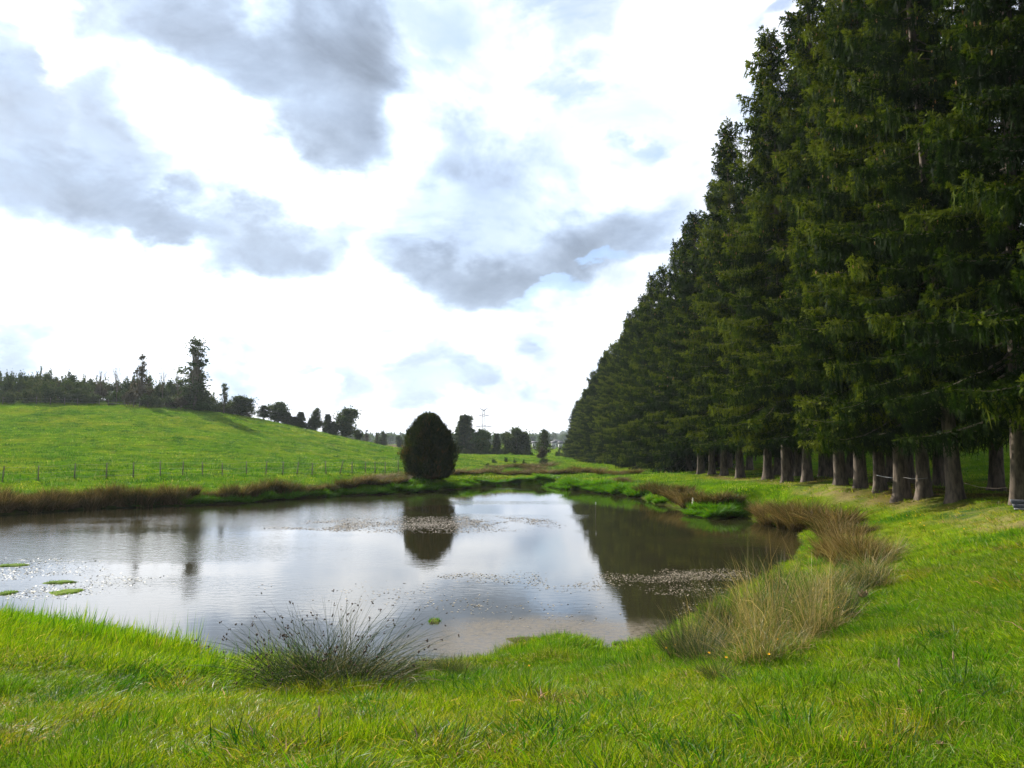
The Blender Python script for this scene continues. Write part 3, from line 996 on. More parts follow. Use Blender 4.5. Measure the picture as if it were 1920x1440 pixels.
def broadleaf(seed, H=1.0, kind='round'):
    """unit-height tree: returns [('trunk',mesh),('crown',mesh)]"""
    rng = np.random.default_rng(seed)
    tr, cr = Geo(), Geo()
    blobs = []
    if kind == 'round':
        tz, n, size = 0.2, 6500, 0.05
        for _ in range(26):
            a = rng.uniform(0, 6.28); q = rng.uniform(0, 0.27)
            z = 0.14 + 0.74 * _ / 25; sh = math.sin(math.pi * np.clip((z - 0.1) / 0.9, 0, 1)) ** 0.6
            rr_ = rng.uniform(0.09, 0.16) * (0.75 + 0.3 * sh)
            blobs.append((q * sh * math.cos(a), q * sh * math.sin(a), z, rr_, rr_, rr_ * 0.85))
    elif kind == 'tall':
        tz, n, size = 0.2, 3600, 0.038
        for i in range(18):
            z = 0.22 + 0.7 * i / 17 + rng.uniform(-0.02, 0.02); a = rng.uniform(0, 6.28)
            q = rng.uniform(0.02, 0.15) * (1.15 - z)
            rr_ = rng.uniform(0.06, 0.12) * (1.25 - z * 0.7)
            blobs.append((q * math.cos(a), q * math.sin(a), z, rr_, rr_, rr_))
    elif kind == 'sparse':
        tz, n, size = 0.25, 1900, 0.030
        for i in range(36):
            z = 0.22 + 0.75 * rng.random(); a = rng.uniform(0, 6.28)
            q = rng.uniform(0.04, 0.27) * (1.15 - z)
            rr_ = rng.uniform(0.035, 0.085)
            blobs.append((q * math.cos(a), q * math.sin(a), z, rr_, rr_, rr_ * 0.8))
    elif kind == 'bush':
        tz, n, size = 0.1, 3800, 0.06
        for _ in range(20):
            a = rng.uniform(0, 6.28); q = rng.uniform(0, 0.45)
            z = rng.uniform(0.08, 0.8) * (1 - q * 0.5)
            rr_ = rng.uniform(0.1, 0.22)
            blobs.append((q * math.cos(a), q * math.sin(a), z, rr_, rr_, rr_ * 0.9))
        for _ in range(4):           # whippy shoots standing out of the top
            a = rng.uniform(0, 6.28); q = rng.uniform(0, 0.4)
            blobs.append((q * math.cos(a), q * math.sin(a), rng.uniform(0.75, 0.92), 0.035, 0.035, 0.13))
    elif kind == 'bare':
        tz, n, size = 0.3, 160, 0.022
        for i in range(14):
            z = 0.35 + 0.6 * rng.random(); a = rng.uniform(0, 6.28); q = rng.uniform(0.03, 0.16)
            blobs.append((q * math.cos(a), q * math.sin(a), z, 0.04, 0.04, 0.06))
    # trunk and limbs reaching into the blobs
    tr.tube([[0, 0, -0.03], [0.004, 0, tz * 0.5], [0.0, 0.006, tz], [0.01, 0, min(0.85, tz + 0.45)]],
            [0.024, 0.018, 0.015, 0.004] if kind != 'bare' else [0.010, 0.008, 0.006, 0.002], 6)
    for b in blobs:
        z0 = tz + rng.uniform(-0.05, 0.25) * (b[2] - tz)
        s0 = np.array([0, 0, min(z0, b[2])])
        e = np.array(b[:3]); mid = (s0 + e) / 2 + np.array([0, 0, -0.02]) + (e - s0) * 0.1 * rng.normal(size=3)
        rad = 0.007 if kind != 'bare' else 0.0035
        tr.tube([s0, mid, e + (e - s0) * (0.25 if kind == 'bare' else 0.0)], [rad, rad * 0.7, rad * 0.25], 4, cap=False)
        if kind in ('bare', 'sparse', 'tall'):
            for _ in range(3):
                dd = (e - mid) * 0.8 + rng.normal(0, 0.045, 3) + np.array([0, 0, 0.03])
                tr.tube([mid, mid + dd * 0.6, mid + dd], [rad * 0.5, rad * 0.35, 0.0008], 3, cap=False)
    cr.add(*((lambda v, t, a: (v, t, None, a))(*leaf_cloud(blobs, n, size, rng))))
    return [('trunk', tr.mesh('trunk')), ('crown', cr.mesh('crown'))]


def proto(kind, seed, leafmat):
    parts = broadleaf(seed, kind=kind)
    parts[0][1].materials.append(BRANCH)
    parts[1][1].materials.append(leafmat)
    return parts


def small_conifer(seed, mat, rad=0.22):
    rng = np.random.default_rng(seed)
    cr, tr = Geo(), Geo()
    tr.tube([[0, 0, -0.03], [0, 0, 0.5], [0, 0, 0.98]], [0.016, 0.01, 0.002], 6)
    P, D, L = [], [], []
    for z in np.arange(0.08, 0.97, 0.035):
        rz = rad * (1 - z) ** 0.8 + 0.012
        for b in range(9):
            a = rng.uniform(0, 6.28); r = rz * rng.uniform(0.65, 1.15)
            for q in np.linspace(0.2, 1, 9):
                P.append([r * q * math.cos(a), r * q * math.sin(a), z - 0.25 * r * q + rng.normal(0, .006)])
                D.append([math.cos(a) * .6 + rng.normal(0, .5), math.sin(a) * .6 + rng.normal(0, .5), -0.35 + rng.normal(0, .3)])
                L.append(rng.uniform(0.05, 0.10))
    D = np.array(D); D /= np.linalg.norm(D, axis=1)[:, None]
    v, t, a = twig_set(np.array(P), D, np.array(L), np.full(len(P), 0.034), rng.uniform(0.1, 0.8, len(P)), rng)
    cr.add(v, t, None, a)
    m1, m2 = tr.mesh('trunk'), cr.mesh('crown')
    m1.materials.append(BRANCH); m2.materials.append(mat)
    return [('trunk', m1), ('crown', m2)]


P_ROUND = [proto('round', 31, LEAF_D), proto('round', 32, LEAF_D)]
P_ROUNDG = [proto('round', 33, LEAF_G)]
P_TALL = [proto('tall', 41, LEAF_D), proto('tall', 42, LEAF_D)]
P_SPARSE = [proto('sparse', 51, LEAF_D), proto('sparse', 52, LEAF_B)]
P_BUSH = [proto('bush', 61, LEAF_D), proto('bush', 62, LEAF_D), proto('bush', 63, LEAF_G), proto('bush', 64, LEAF_B), proto('bush', 65, LEAF_D)]
P_BARE = [proto('bare', 71, LEAF_B), proto('bare', 72, LEAF_B)]
P_CON = [small_conifer(81, LEAF_D), small_conifer(82, LEAF_D, 0.28)]
LOOK = {}


def place(parts, px, py_top, wpx, Y, label, cat='tree', name='tree', group=None, sink=0.0, wref=0.62):
    """tree whose top stands at (px, py_top) in the view when it grows at distance Y, about wpx wide"""
    p = at(px, py_top, Y)
    z = gz(p.x, Y)
    H = max(p.z - z, 0.4) + sink
    W = wpx * Y / 1470
    t = thing(name, label, cat, (p.x, Y, z - sink - 0.02), group)
    t.rotation_euler = (0, 0, random.uniform(0, 6.28))
    s = W / wref
    t.scale = (s, s, H)
    for nm, me in parts:
        obj(nm, me, None, t)
    return t


# dark thicket on the crest of the left hill
GT = 'bushes of the dark thicket on the hill crest'
top_line = [(-60, 690), (0, 688), (40, 692), (85, 682), (120, 700), (135, 690), (165, 705), (190, 705), (215, 716), (240, 704), (270, 704), (300, 708), (330, 716),
            (360, 716), (385, 722), (405, 742), (430, 752), (455, 765), (480, 772)]
tx = [a for a, b in top_line]; ty = [b for a, b in top_line]
for row, (Y0, lift, stepx) in enumerate([(146, 0, 21), (139, 16, 26), (133, 34, 30)]):
    px = -70
    kk = 0
    while px < (472 if row < 2 else 395):
        yt = np.interp(px, tx, ty) + lift * float(np.interp(px, [380, 470], [1, 0.45])) + random.uniform(-10, 8)
        b = random.choice([0, 0, 1, 4, 1, 2, 3 if row else 0, 2 if row == 2 else 1, 3 if row == 2 else 4])
        col = ['dark green', 'dark green', 'mid green', 'brownish', 'dark green'][b]
        rowname = ['in the back row', 'in the middle row', 'in the front row'][row]
        place(P_BUSH[b], px, yt, random.uniform(36, 54), Y0 + float(np.interp(px, [0, 480], [-4, 6])), f'{col} bush {rowname} of the crest thicket, {ordw(kk)} bush of its row',
              'bush', 'bush', GT, wref=1.15)
        px += stepx * random.uniform(0.8, 1.25)
        kk += 1
place(P_SPARSE[0], 369, 634, 62, 137, 'tall open tree with see-through crown, highest on the hill crest', name='open_tree', wref=0.42)
place(P_TALL[0], 372, 690, 60, 139, 'dark leafy tree at the foot of the tall open tree on the crest', name='leafy_tree', wref=0.36)
place(P_SPARSE[1], 268, 664, 40, 138, 'thin feathery tree rising above the middle of the thicket', name='thin_tree', wref=0.42)
place(P_BARE[0], 190, 676, 28, 138, 'nearly leafless twiggy tree left of the other bare one on the crest', name='bare_tree', wref=0.4)
place(P_BARE[1], 221, 684, 26, 138, 'pale bare twiggy tree between the first bare tree and the feathery one', name='bare_tree', wref=0.4)
place(P_BARE[0], 307, 676, 26, 138, 'bare thin-stemmed tree just left of the tall open tree', name='bare_tree', wref=0.4)
place(P_BARE[1], 335, 690, 34, 139, 'low spreading bare tree under the left side of the tall open tree', name='bare_tree', wref=0.4)
place(P_SPARSE[0], 421, 718, 24, 140, 'small ragged tree leaning right at the end of the thicket', name='ragged_tree', wref=0.42)
place(P_ROUND[0], 453, 741, 50, 143, 'dark spreading tree at the right end of the hilltop thicket', name='leafy_tree', wref=0.62)

place(P_TALL[1], 495, 758, 32, 146, 'small dark tree, leftmost of the separate trees along the descending hill line', name='leafy_tree', wref=0.36)
place(P_ROUND[1], 521, 751, 44, 147, 'dark bushy tree second along the descending hill line, taller than its left neighbour', name='leafy_tree')
place(P_CON[1], 540, 772, 24, 148, 'short dark conifer leaning on the right side of the bushy tree', name='conifer', wref=0.5)
place(P_CON[0], 564, 771, 26, 149, 'ragged small conifer between the bushy tree and the airy tree', name='conifer', wref=0.44)
place(P_CON[1], 553, 780, 22, 149, 'low broad conifer at the left foot of the ragged conifer', name='conifer', wref=0.5)
place(P_TALL[0], 593, 764, 30, 151, 'airy upright tree between two small conifers on the hill line', name='leafy_tree', wref=0.36)
place(P_CON[1], 584, 783, 24, 150, 'low dark conifer at the left foot of the airy upright tree', name='conifer', wref=0.5)
place(P_CON[0], 615, 775, 24, 153, 'slim pointed conifer just left of the big round tree', name='conifer', wref=0.44)
place(P_CON[1], 625, 790, 18, 153, 'very short conifer squeezed against the left side of the big round tree', name='conifer', wref=0.5)
place(P_ROUND[0], 649, 763, 52, 154, 'big round-crowned dark tree, largest on the right half of the hill line', name='round_tree')
place(P_ROUND[1], 671, 803, 18, 158, 'small dark tree tucked under the right side of the round tree', name='leafy_tree')
place(P_SPARSE[1], 686, 805, 17, 215, 'small reddish tree first beyond the end of the hill', name='leafy_tree', wref=0.42)
place(P_TALL[1], 706, 809, 12, 220, 'narrow brownish tree second beyond the end of the hill', name='leafy_tree', wref=0.36)
place(P_ROUND[0], 718, 807, 16, 222, 'small round tree third beyond the end of the hill', name='leafy_tree')
place(P_ROUND[1], 749, 814, 14, 220, 'small dark tree directly left of the egg-shaped cypress', name='leafy_tree')
place(P_CON[0], 761, 815, 14, 224, 'small tree mostly hidden by the left side of the cypress', name='conifer', wref=0.44)

GM = 'trees behind the middle of the meadow'
place(P_CON[1], 870, 775, 46, 172, 'tall dark pointed tree just right of the egg-shaped cypress', name='conifer', group=GM, wref=0.5)
place(P_SPARSE[0], 880, 778, 34, 173, 'open-branched tree on the right side of the tall pointed one', name='open_tree', group=GM, wref=0.42)
place(P_ROUNDG[0], 903, 802, 44, 170, 'mid green round tree in front of the pylon', name='leafy_tree', group=GM)
place(P_CON[1], 931, 811, 22, 171, 'small pointed tree in the dip right of the pylon', name='conifer', group=GM, wref=0.5)
place(P_ROUND[1], 951, 806, 26, 173, 'loose leafy tree on the left side of the broad dark tree', name='leafy_tree', group=GM)
place(P_ROUND[0], 968, 800, 46, 171, 'broad dark tree between the pylon and the lone tree', name='leafy_tree', group=GM)
place(P_CON[1], 985, 812, 26, 170, 'low dark tree at the right foot of the broad dark tree', name='conifer', group=GM, wref=0.5)
place(P_TALL[0], 1021, 804, 32, 160, 'lone dark tree standing in front of the far blue hills', name='leafy_tree', group=GM, wref=0.33)
place(P_BUSH[3], 1017, 838, 26, 120, 'reddish brown bush below the lone dark tree', 'bush', 'bush', wref=1.15)
place(P_BUSH[1], 1020, 856, 22, 105, 'low dark green bush in the meadow right below the reddish one', 'bush', 'bush', wref=1.15)
for q, (px, yt, w, Y) in enumerate([(885, 838, 40, 168), (912, 835, 36, 167), (940, 838, 36, 167), (985, 840, 30, 168)]):
    place(P_BUSH[(q * 2) % 5], px, yt, w, Y, f'low bush under the middle trees, {ordw(q)} from the left', 'bush', 'bush', 'undergrowth bushes under the middle trees', wref=1.15)
for q, (px, yt, w, Y) in enumerate([(1058, 832, 26, 175), (1070, 828, 26, 170), (1048, 842, 16, 180), (1082, 836, 30, 165)]):
    place(P_BUSH[[0, 4, 2, 1][q]], px, yt, w, Y, ['rounded dark bush right of the far houses', 'dark bush against the far end of the spruce row', 'small green bush just beneath the far houses',
          'low dark bush at the foot of the last spruces'][q], 'bush', 'bush', wref=1.15)
for q, (px, py, w, h) in enumerate([(915, 873, 10, 6), (925, 868, 14, 8), (948, 866, 8, 10), (965, 868, 8, 8), (982, 872, 8, 12)]):
    p = hit(px, py, 60)
    place(P_BUSH[2], px, py - h, w, p.y, f'tiny seedling bush on the far meadow, {ordw(q)} from the left', 'bush', 'bush', 'seedling bushes on the far meadow', wref=1.0)


# egg-shaped cypress by the far shore
def build_cypress():
    rng = np.random.default_rng(5)
    base = hit(802, 897, 40)
    Y = base.y
    top = at(802, 781, Y).z
    H = top - base.z + 0.15
    Rw = 44 * Y / 1470
    t = thing('cypress_tree', 'dark brownish egg-shaped cypress standing alone on the far shore', 'tree', (base.x, Y, base.z - 0.1))
    cr = Geo()
    n = 17000
    u = rng.uniform(0.0, 1.0, n) ** 0.85
    th = rng.uniform(0, 6.283, n)
    prof = np.interp(u, [0, 0.06, 0.18, 0.35, 0.55, 0.75, 0.88, 0.96, 1.0], [0.62, 0.84, 0.97, 1.0, 0.92, 0.72, 0.50, 0.33, 0.10])
    lob = 1 + 0.10 * np.sin(th * 3 + 1.3 + u * 3) + 0.06 * np.sin(th * 7 + u * 5) + 0.05 * np.sin(u * 19 + th * 2)
    r = Rw * 0.97 * prof * lob * rng.uniform(0.72, 1.03, n) * (1 + 0.17 * (fbm(th * 5, u * 8, 8, 2) - 0.5) * 2) * np.where(rng.random(n) < 0.05, rng.uniform(1.0, 1.12, n), 1.0)
    r = r * (0.90 + 0.26 * fbm(np.cos(th) * 1.6 + 5, np.sin(th) * 1.6 + u * 2.6, 31, 2))
    P = np.stack([r * np.cos(th) + 0.18 * u, r * np.sin(th), u * H * (0.93 + 0.09 * vnoise(th * 2.5, u * 0, 4)) + rng.normal(0, 0.03, n)], 1)
    D = np.stack([np.cos(th) * .35 + rng.normal(0, .25, n), np.sin(th) * .35 + rng.normal(0, .25, n), rng.uniform(0.5, 1.2, n)], 1)
    D /= np.linalg.norm(D, axis=1)[:, None]
    tint = np.clip(0.45 + 0.5 * (fbm(th * 3, u * 7, 3, 3) - 0.5) * 2 + rng.normal(0, 0.16, n), 0, 1)
    v, tt, a = twig_set(P, D, rng.uniform(0.16, 0.42, n), np.full(n, 0.045), tint, rng)
    cr.add(v, tt, None, a)
    obj('crown', cr.mesh('crown'), THUJA, t)
    tg = Geo()
    for k in range(6):
        a_ = k * 1.05
        tg.tube([[0.15 * math.cos(a_), 0.15 * math.sin(a_), -0.2], [0.35 * math.cos(a_), 0.35 * math.sin(a_), H * 0.4], [0.3 * math.cos(a_), 0.3 * math.sin(a_), H * 0.85]], [0.09, 0.06, 0.02], 6)
    obj('trunk', tg.mesh('trunk'), BRANCH, t)


build_cypress()


# ------------------------------------------------------------------ far woods, houses, pylon
def scatter(name, mesh_list, pts, scale, rot, icol=None, idx=None, mat=None, kind='stuff', label=None, cat=None):
    """one object of uncountable plants: points carrying scale, turn and colour, instanced by geometry nodes"""
    attrs = {'scl': scale, 'turn': rot, 'pick': np.asarray(idx if idx is not None else np.zeros(len(pts)), dtype=np.float32)}
    attrs['icol'] = icol if icol is not None else np.ones((len(pts), 3))
    me = bpy.data.meshes.new(name)
    me.vertices.add(len(pts))
    me.vertices.foreach_set('co', np.asarray(pts, np.float32).ravel())
    for k_, a in attrs.items():
        a = np.asarray(a, dtype=np.float32)
        if a.ndim == 1:
            d_ = me.attributes.new(k_, 'FLOAT', 'POINT'); d_.data.foreach_set('value', a)
        else:
            d_ = me.attributes.new(k_, 'FLOAT_VECTOR', 'POINT'); d_.data.foreach_set('vector', a.ravel())
    o = obj(name, me, None, kind=kind, label=label, cat=cat)
    coll = bpy.data.collections.new(name + '_plants')
    for i, m_ in enumerate(mesh_list):
        p_ = bpy.data.objects.new(f'{name}_{i:02d}', m_)
        coll.objects.link(p_)
    ng = bpy.data.node_groups.new(name + '_nodes', 'GeometryNodeTree')
    ng.interface.new_socket('Geometry', in_out='INPUT', socket_type='NodeSocketGeometry')
    ng.interface.new_socket('Geometry', in_out='OUTPUT', socket_type='NodeSocketGeometry')
    N, Lk = ng.nodes, ng.links
    gi, go = N.new('NodeGroupInput'), N.new('NodeGroupOutput')
    m2p = N.new('GeometryNodeMeshToPoints')
    Lk.new(gi.outputs[0], m2p.inputs['Mesh'])
    ci = N.new('GeometryNodeCollectionInfo')
    ci.inputs['Collection'].default_value = coll
    ci.inputs['Separate Children'].default_value = True
    ci.inputs['Reset Children'].default_value = True
    iop = N.new('GeometryNodeInstanceOnPoints')
    iop.inputs['Pick Instance'].default_value = True

    def attr(nm, ty):
        a = N.new('GeometryNodeInputNamedAttribute'); a.data_type = ty; a.inputs['Name'].default_value = nm
        return a.outputs['Attribute']
    Lk.new(m2p.outputs[0], iop.inputs['Points'])
    Lk.new(ci.outputs[0], iop.inputs['Instance'])
    f2i = N.new('FunctionNodeFloatToInt')
    Lk.new(attr('pick', 'FLOAT'), f2i.inputs[0])
    Lk.new(f2i.outputs[0], iop.inputs['Instance Index'])
    cx = N.new('ShaderNodeCombineXYZ')
    Lk.new(attr('turn', 'FLOAT'), cx.inputs[2])
    e2r = N.new('FunctionNodeEulerToRotation')
    Lk.new(cx.outputs[0], e2r.inputs[0])
    Lk.new(e2r.outputs[0], iop.inputs['Rotation'])
    Lk.new(attr('scl', 'FLOAT_VECTOR'), iop.inputs['Scale'])
    Lk.new(iop.outputs[0], go.inputs[0])
    md = o.modifiers.new('plants', 'NODES')
    md.node_group = ng
    return o


def far_woods():
    rng = np.random.default_rng(9)
    meshes = []
    for s_, mt in ((1, LEAF_D), (2, LEAF_D), (3, LEAF_G)):
        gq = Geo()
        r2 = np.random.default_rng(s_)
        if s_ < 3:
            v, t, a = leaf_cloud([(0, 0, z, 0.26 * (1.05 - z), 0.26 * (1.05 - z), 0.16) for z in np.linspace(0.15, 0.93, 7)], 260, 0.16, r2)
        else:
            v, t, a = leaf_cloud([(r2.uniform(-.2, .2), r2.uniform(-.2, .2), r2.uniform(.3, .75), .25, .25, .22) for z in range(6)], 260, 0.18, r2)
        gq.add(v, t, None, a)
        m_ = gq.mesh('far_tree'); m_.materials.append(mt); meshes.append(m_)
    n = 9000
    Yv = rng.uniform(420, 1900, n); az_ = np.radians(rng.uniform(-42, 42, n))
    X = Yv * np.tan(az_)
    keep = (fbm(X / 160, Yv / 160, 33, 3) > 0.40)
    # open view to the village
    keep &= ~((np.abs(X / Yv - (1045 - 960) / 1470) < 0.012) & (Yv < 600))
    X, Yv = X[keep], Yv[keep]
    Z = height(X, Yv) - 0.5
    h = rng.uniform(7, 13, len(X)) * np.interp(Yv, [420, 800], [0.62, 1.0])
    scl = np.stack([h * 0.9, h * 0.9, h], 1)
    scatter('distant_woods', meshes, np.stack([X, Yv, Z], 1), scl, rng.uniform(0, 6.28, len(X)), None, rng.integers(0, 3, len(X)),
            label='far blue-green woods and hills along the horizon')


far_woods()

WHITE = rough_mat('white_render', (0.45, 0.46, 0.46), (0.55, 0.56, 0.56), 3, 0.8, 0.05)
ROOF = rough_mat('slate_roof', (0.07, 0.075, 0.085), (0.11, 0.115, 0.13), 6, 0.6, 0.1)
GLASS = rough_mat('window_glass', (0.03, 0.035, 0.04), (0.05, 0.055, 0.06), 3, 0.15, 0.0, spec=0.5)


def house(px, py_eave, wpx, Y, hpx, label, rot, barn=False):
    p = at(px, py_eave, Y)
    z = gz(p.x, Y)
    W = wpx * Y / 1470; H = max(p.z - z, 2.5); D = W * 0.8
    t = thing('house' if not barn else 'farm_shed', label, 'house' if not barn else 'shed', (p.x, Y, z - 0.2))
    t.rotation_euler = (0, 0, rot)
    g = Geo(); g.box((0, 0, H / 2), (W / 2, D / 2, H / 2))
    # gable triangles
    rh = hpx * Y / 1470
    g.add([(-W / 2, -D / 2 + .002, H), (-W / 2, D / 2 - .002, H), (-W / 2, 0, H + rh * 0.97)], [(0, 1, 2)])
    g.add([(W / 2, -D / 2 + .002, H), (W / 2, D / 2 - .002, H), (W / 2, 0, H + rh * 0.97)], [(0, 1, 2)])
    obj('wall', g.mesh('wall'), WHITE, t)
    g = Geo()
    for sg in (-1, 1):
        n_ = np.array([0, sg * rh, D / 2]); n_ = n_ / np.linalg.norm(n_) * 0.15
        a = [(-W / 2 - .3, sg * (D / 2 + .3), H - rh * .6 / D), (W / 2 + .3, sg * (D / 2 + .3), H - rh * .6 / D), (W / 2 + .3, 0, H + rh), (-W / 2 - .3, 0, H + rh)]
        b = [tuple(np.array(q) + n_) for q in a]
        g.add(a + b, None, [(0, 1, 2, 3), (4, 5, 6, 7), (0, 1, 5, 4), (1, 2, 6, 5), (2, 3, 7, 6), (3, 0, 4, 7)])
    obj('roof', g.mesh('roof'), ROOF, t)
    for wx in (-0.28, 0.28):
        g = Geo(); g.box((wx * W, -D / 2 - 0.02, H * 0.55), (W * 0.09, 0.05, H * 0.16))
        obj('window', g.mesh('window'), GLASS, t)
    g = Geo(); g.box((0, -D / 2 - 0.02, H * 0.28), (W * 0.07, 0.05, H * 0.27))
    obj('door', g.mesh('door'), GLASS, t)


house(1044, 843, 9, 330, 3.2, 'tall white gabled house showing between the lone tree and the spruces', 0.5)
house(1038, 851, 7, 300, 2, 'small white house left of and below the taller one', -0.3)
house(1051, 851, 7, 290, 2.5, 'bluish grey house at the right below the tall white one', 0.2)
house(1002, 850, 8, 300, 2, 'low pale shed behind the meadow left of the lone tree', 0.1, True)


def pylon():
    Y = 520
    p = at(907, 765, Y); z = gz(p.x, Y)
    H = p.z - z
    sc1 = Y / 1470
    t = thing('electricity_pylon', 'grey lattice pylon with a V-shaped top rising behind the middle trees', 'pylon', (p.x, Y, z))
    m = rough_mat('galvanised_steel', (0.08, 0.10, 0.13), (0.12, 0.14, 0.18), 3, 0.6, 0.0)
    top = H - 4.5 * sc1 * 1.0
    g = Geo()
    zs = np.linspace(0, top, 15)
    hw = lambda q: np.interp(q, [0, H * 0.45, top], [3.2, 1.0, 0.7])
    for sx in (-1, 1):
        for sy in (-1, 1):
            g.tube([[sx * hw(q), sy * hw(q), q] for q in zs], 0.15, 4)
    obj('mast', g.mesh('mast'), m, t)
    g = Geo()
    for i in range(len(zs) - 1):
        a, b = hw(zs[i]), hw(zs[i + 1])
        for sy in (-1, 1):
            g.tube([[-a, sy * a, zs[i]], [b, sy * b, zs[i + 1]]], 0.075, 3)
            g.tube([[a, sy * a, zs[i]], [-b, sy * b, zs[i + 1]]], 0.075, 3)
            g.tube([[sy * a, -a, zs[i]], [sy * b, b, zs[i + 1]]], 0.075, 3)
    obj('bracing', g.mesh('bracing'), m, t)
    for dz, w in ((15, 11.5), (35, 16)):
        g = Geo()
        za = H - dz * sc1; wa = w * sc1
        for sx in (-1, 1):
            for sy in (-0.6, 0.6):
                g.tube([[0, sy, za + 2.8 * sc1], [sx * wa * 0.5, sy * .5, za + 1.2 * sc1], [sx * wa, 0, za]], 0.15, 4)
                g.tube([[0, sy, za], [sx * wa, 0, za]], 0.15, 4)
            g.tube([[sx * wa * .5, 0, za], [sx * wa * .5, 0, za + 1.3 * sc1]], 0.10, 4)
        obj('cross_arm', g.mesh('cross_arm'), m, t)
        for sx in (-1, 1):
            g = Geo(); g.tube([[sx * wa, 0, za], [sx * wa, 0, za - 2.4 * sc1]], 0.14, 5)
            obj('insulator', g.mesh('insulator'), m, t)
    for sx in (-1, 1):
        g = Geo()
        g.tube([[0, 0, top - 0.6 * sc1], [sx * 3.6 * sc1, 0, top + 1.6 * sc1], [sx * 8 * sc1, 0, H]], 0.2, 4)
        g.tube([[0, 0, top + 0.9 * sc1], [sx * 8 * sc1, 0, H]], 0.15, 4)
        obj('top_arm', g.mesh('top_arm'), m, t)


pylon()


# ------------------------------------------------------------------ fence on the far left bank
def wire_fence():
    posts = [(3, 905, 24), (71, 903, 25), (139, 900, 26), (199, 896, 26), (250, 892, 25), (301, 893, 24), (342, 891, 18), (380, 892, 12), (417, 891, 17), (462, 892, 14),
             (498, 893, 20), (530, 894, 20), (556, 894, 18), (585, 893, 16), (612, 893, 16), (636, 893, 16), (660, 890, 12), (685, 889, 12), (703, 891, 15), (722, 890, 15), (747, 889, 13)]
    t = thing('wire_fence', 'old wire fence with crooked wooden posts along the left meadow above the bank', 'fence', (0, 0, 0))
    tops = []
    for i, (px, py, hp) in enumerate([(-130, 908, 25), (-62, 906, 25)] + posts):
        Yp = float(np.interp(px, [-130, 0, 200, 400, 600, 750], [44, 46, 49, 53, 56, 60]))
        p = at(px, py, Yp)
        z = gz(p.x, Yp)
        hh = max(0.95, hp * Yp / 1470 * 1.15)
        g = Geo()
        lean = np.array([random.gauss(0, 0.05) + (0.25 if px == 636 else 0), random.gauss(0, 0.04), 0])
        a = np.array([p.x, Yp, z - 0.25]); b = np.array([p.x, Yp, z + hh]) + lean
        g.tube([a, (a + b) / 2, b], [0.042, 0.040, 0.034], 7)
        obj('post', g.mesh('post'), WOODP, t)
        tops.append((a, b))
    for fr in (0.93, 0.62, 0.36):
        g = Geo()
        pts = [a + (b - a) * fr + np.array([0, -0.055, 0]) for a, b in tops]
        full = []
        for p0, p1 in zip(pts[:-1], pts[1:]):
            full += [p0, (p0 + p1) / 2 - np.array([0, 0, 0.03])]
        full.append(pts[-1])
        g.tube(full, 0.006, 3)
        obj('wire', g.mesh('wire'), WIRE, t)
    # crest fence posts
    t2 = thing('crest_fence', 'row of thin dark posts against the thicket at the top of the meadow', 'fence', (0, 0, 0))
    for px in (5, 68, 94, 121, 145, 186, 203, 250, 262):
        Yp = float(np.interp(px, [0, 300], [127, 132]))
        q = at(px, 757, Yp)
        z = gz(q.x, Yp)
        g = Geo(); g.tube([[q.x, Yp, z - .2], [q.x + random.gauss(0, .05), Yp, z + 1.15]], 0.06, 6)
        obj('post', g.mesh('post'), WOODP, t2)
    for fr in (0.5, 0.95):
        g = Geo()
        g.tube([[at(px, 757, Yp).x, Yp - 0.07, gz(at(px, 757, Yp).x, Yp) + fr] for px, Yp in ((5, 127), (94, 128.5), (186, 130), (262, 131.4))], 0.008, 3)
        obj('wire', g.mesh('wire'), WIRE, t2)


wire_fence()


# ------------------------------------------------------------------ rush and grass clumps
def clump_mesh(seed, n, r0, spread, Hs, width, tint, droop=0.35, segs=4, mess=0.0):
    """n stems rooted in a disc of radius r0 fanning to `spread` (tangent of the lean), about Hs tall; tint=(mean,sd)"""
    rng = np.random.default_rng(seed)
    a = rng.uniform(0, 6.283, n); q = np.sqrt(rng.uniform(0, 1, n))
    root = np.stack([r0 * q * np.cos(a), r0 * q * np.sin(a), np.full(n, -0.05)], 1)
    a2 = a + rng.normal(0, 0.6 + 1.2 * mess, n)
    lean = spread * q * rng.uniform(0.3, 1.3, n) + np.abs(rng.normal(0, 0.12 + 0.3 * mess, n))
    L = Hs * (0.35 + 0.75 * rng.random(n) ** (1 + 1.2 * mess)) * (1 - 0.12 * q)
    out = np.stack([np.cos(a2), np.sin(a2), np.zeros(n)], 1)
    d0 = out * lean[:, None] + np.array([0, 0, 1.0]); d0 /= np.linalg.norm(d0, axis=1)[:, None]
    dr = droop * rng.uniform(0.2, 1.6, n)
    side = np.cross(d0, rng.normal(size=(n, 3))); side /= np.linalg.norm(side, axis=1)[:, None] + 1e-9
    V = []
    for i in range(segs + 1):
        f = i / segs
        c = root + d0 * (L * f)[:, None] + out * (L * dr * f ** 2.2 * 0.6)[:, None] - np.array([0, 0, 1]) * (L * dr * f ** 2.4 * 0.55)[:, None]
        w = width * (1 - f * 0.7) * 0.5
        if i < segs:
            V += [c - side * w, c + side * w]
        else:
            V += [c]
            tips = c
        if i == segs - 1:
            neck = c
    k = len(V)
    V = np.stack(V, 1).reshape(-1, 3)
    Q = np.array([(2 * i, 2 * i + 1, 2 * i + 3, 2 * i + 2) for i in range(segs - 1)])
    Q = (np.arange(n)[:, None, None] * k + Q[None]).reshape(-1, 4)
    T = (np.arange(n)[:, None, None] * k + np.array([(k - 3, k - 2, k - 1)])[None]).reshape(-1, 3)
    tt = np.clip(rng.normal(tint[0], tint[1], n), 0, 1)
    return V, T, Q, np.repeat(tt, k), (tips, neck), out


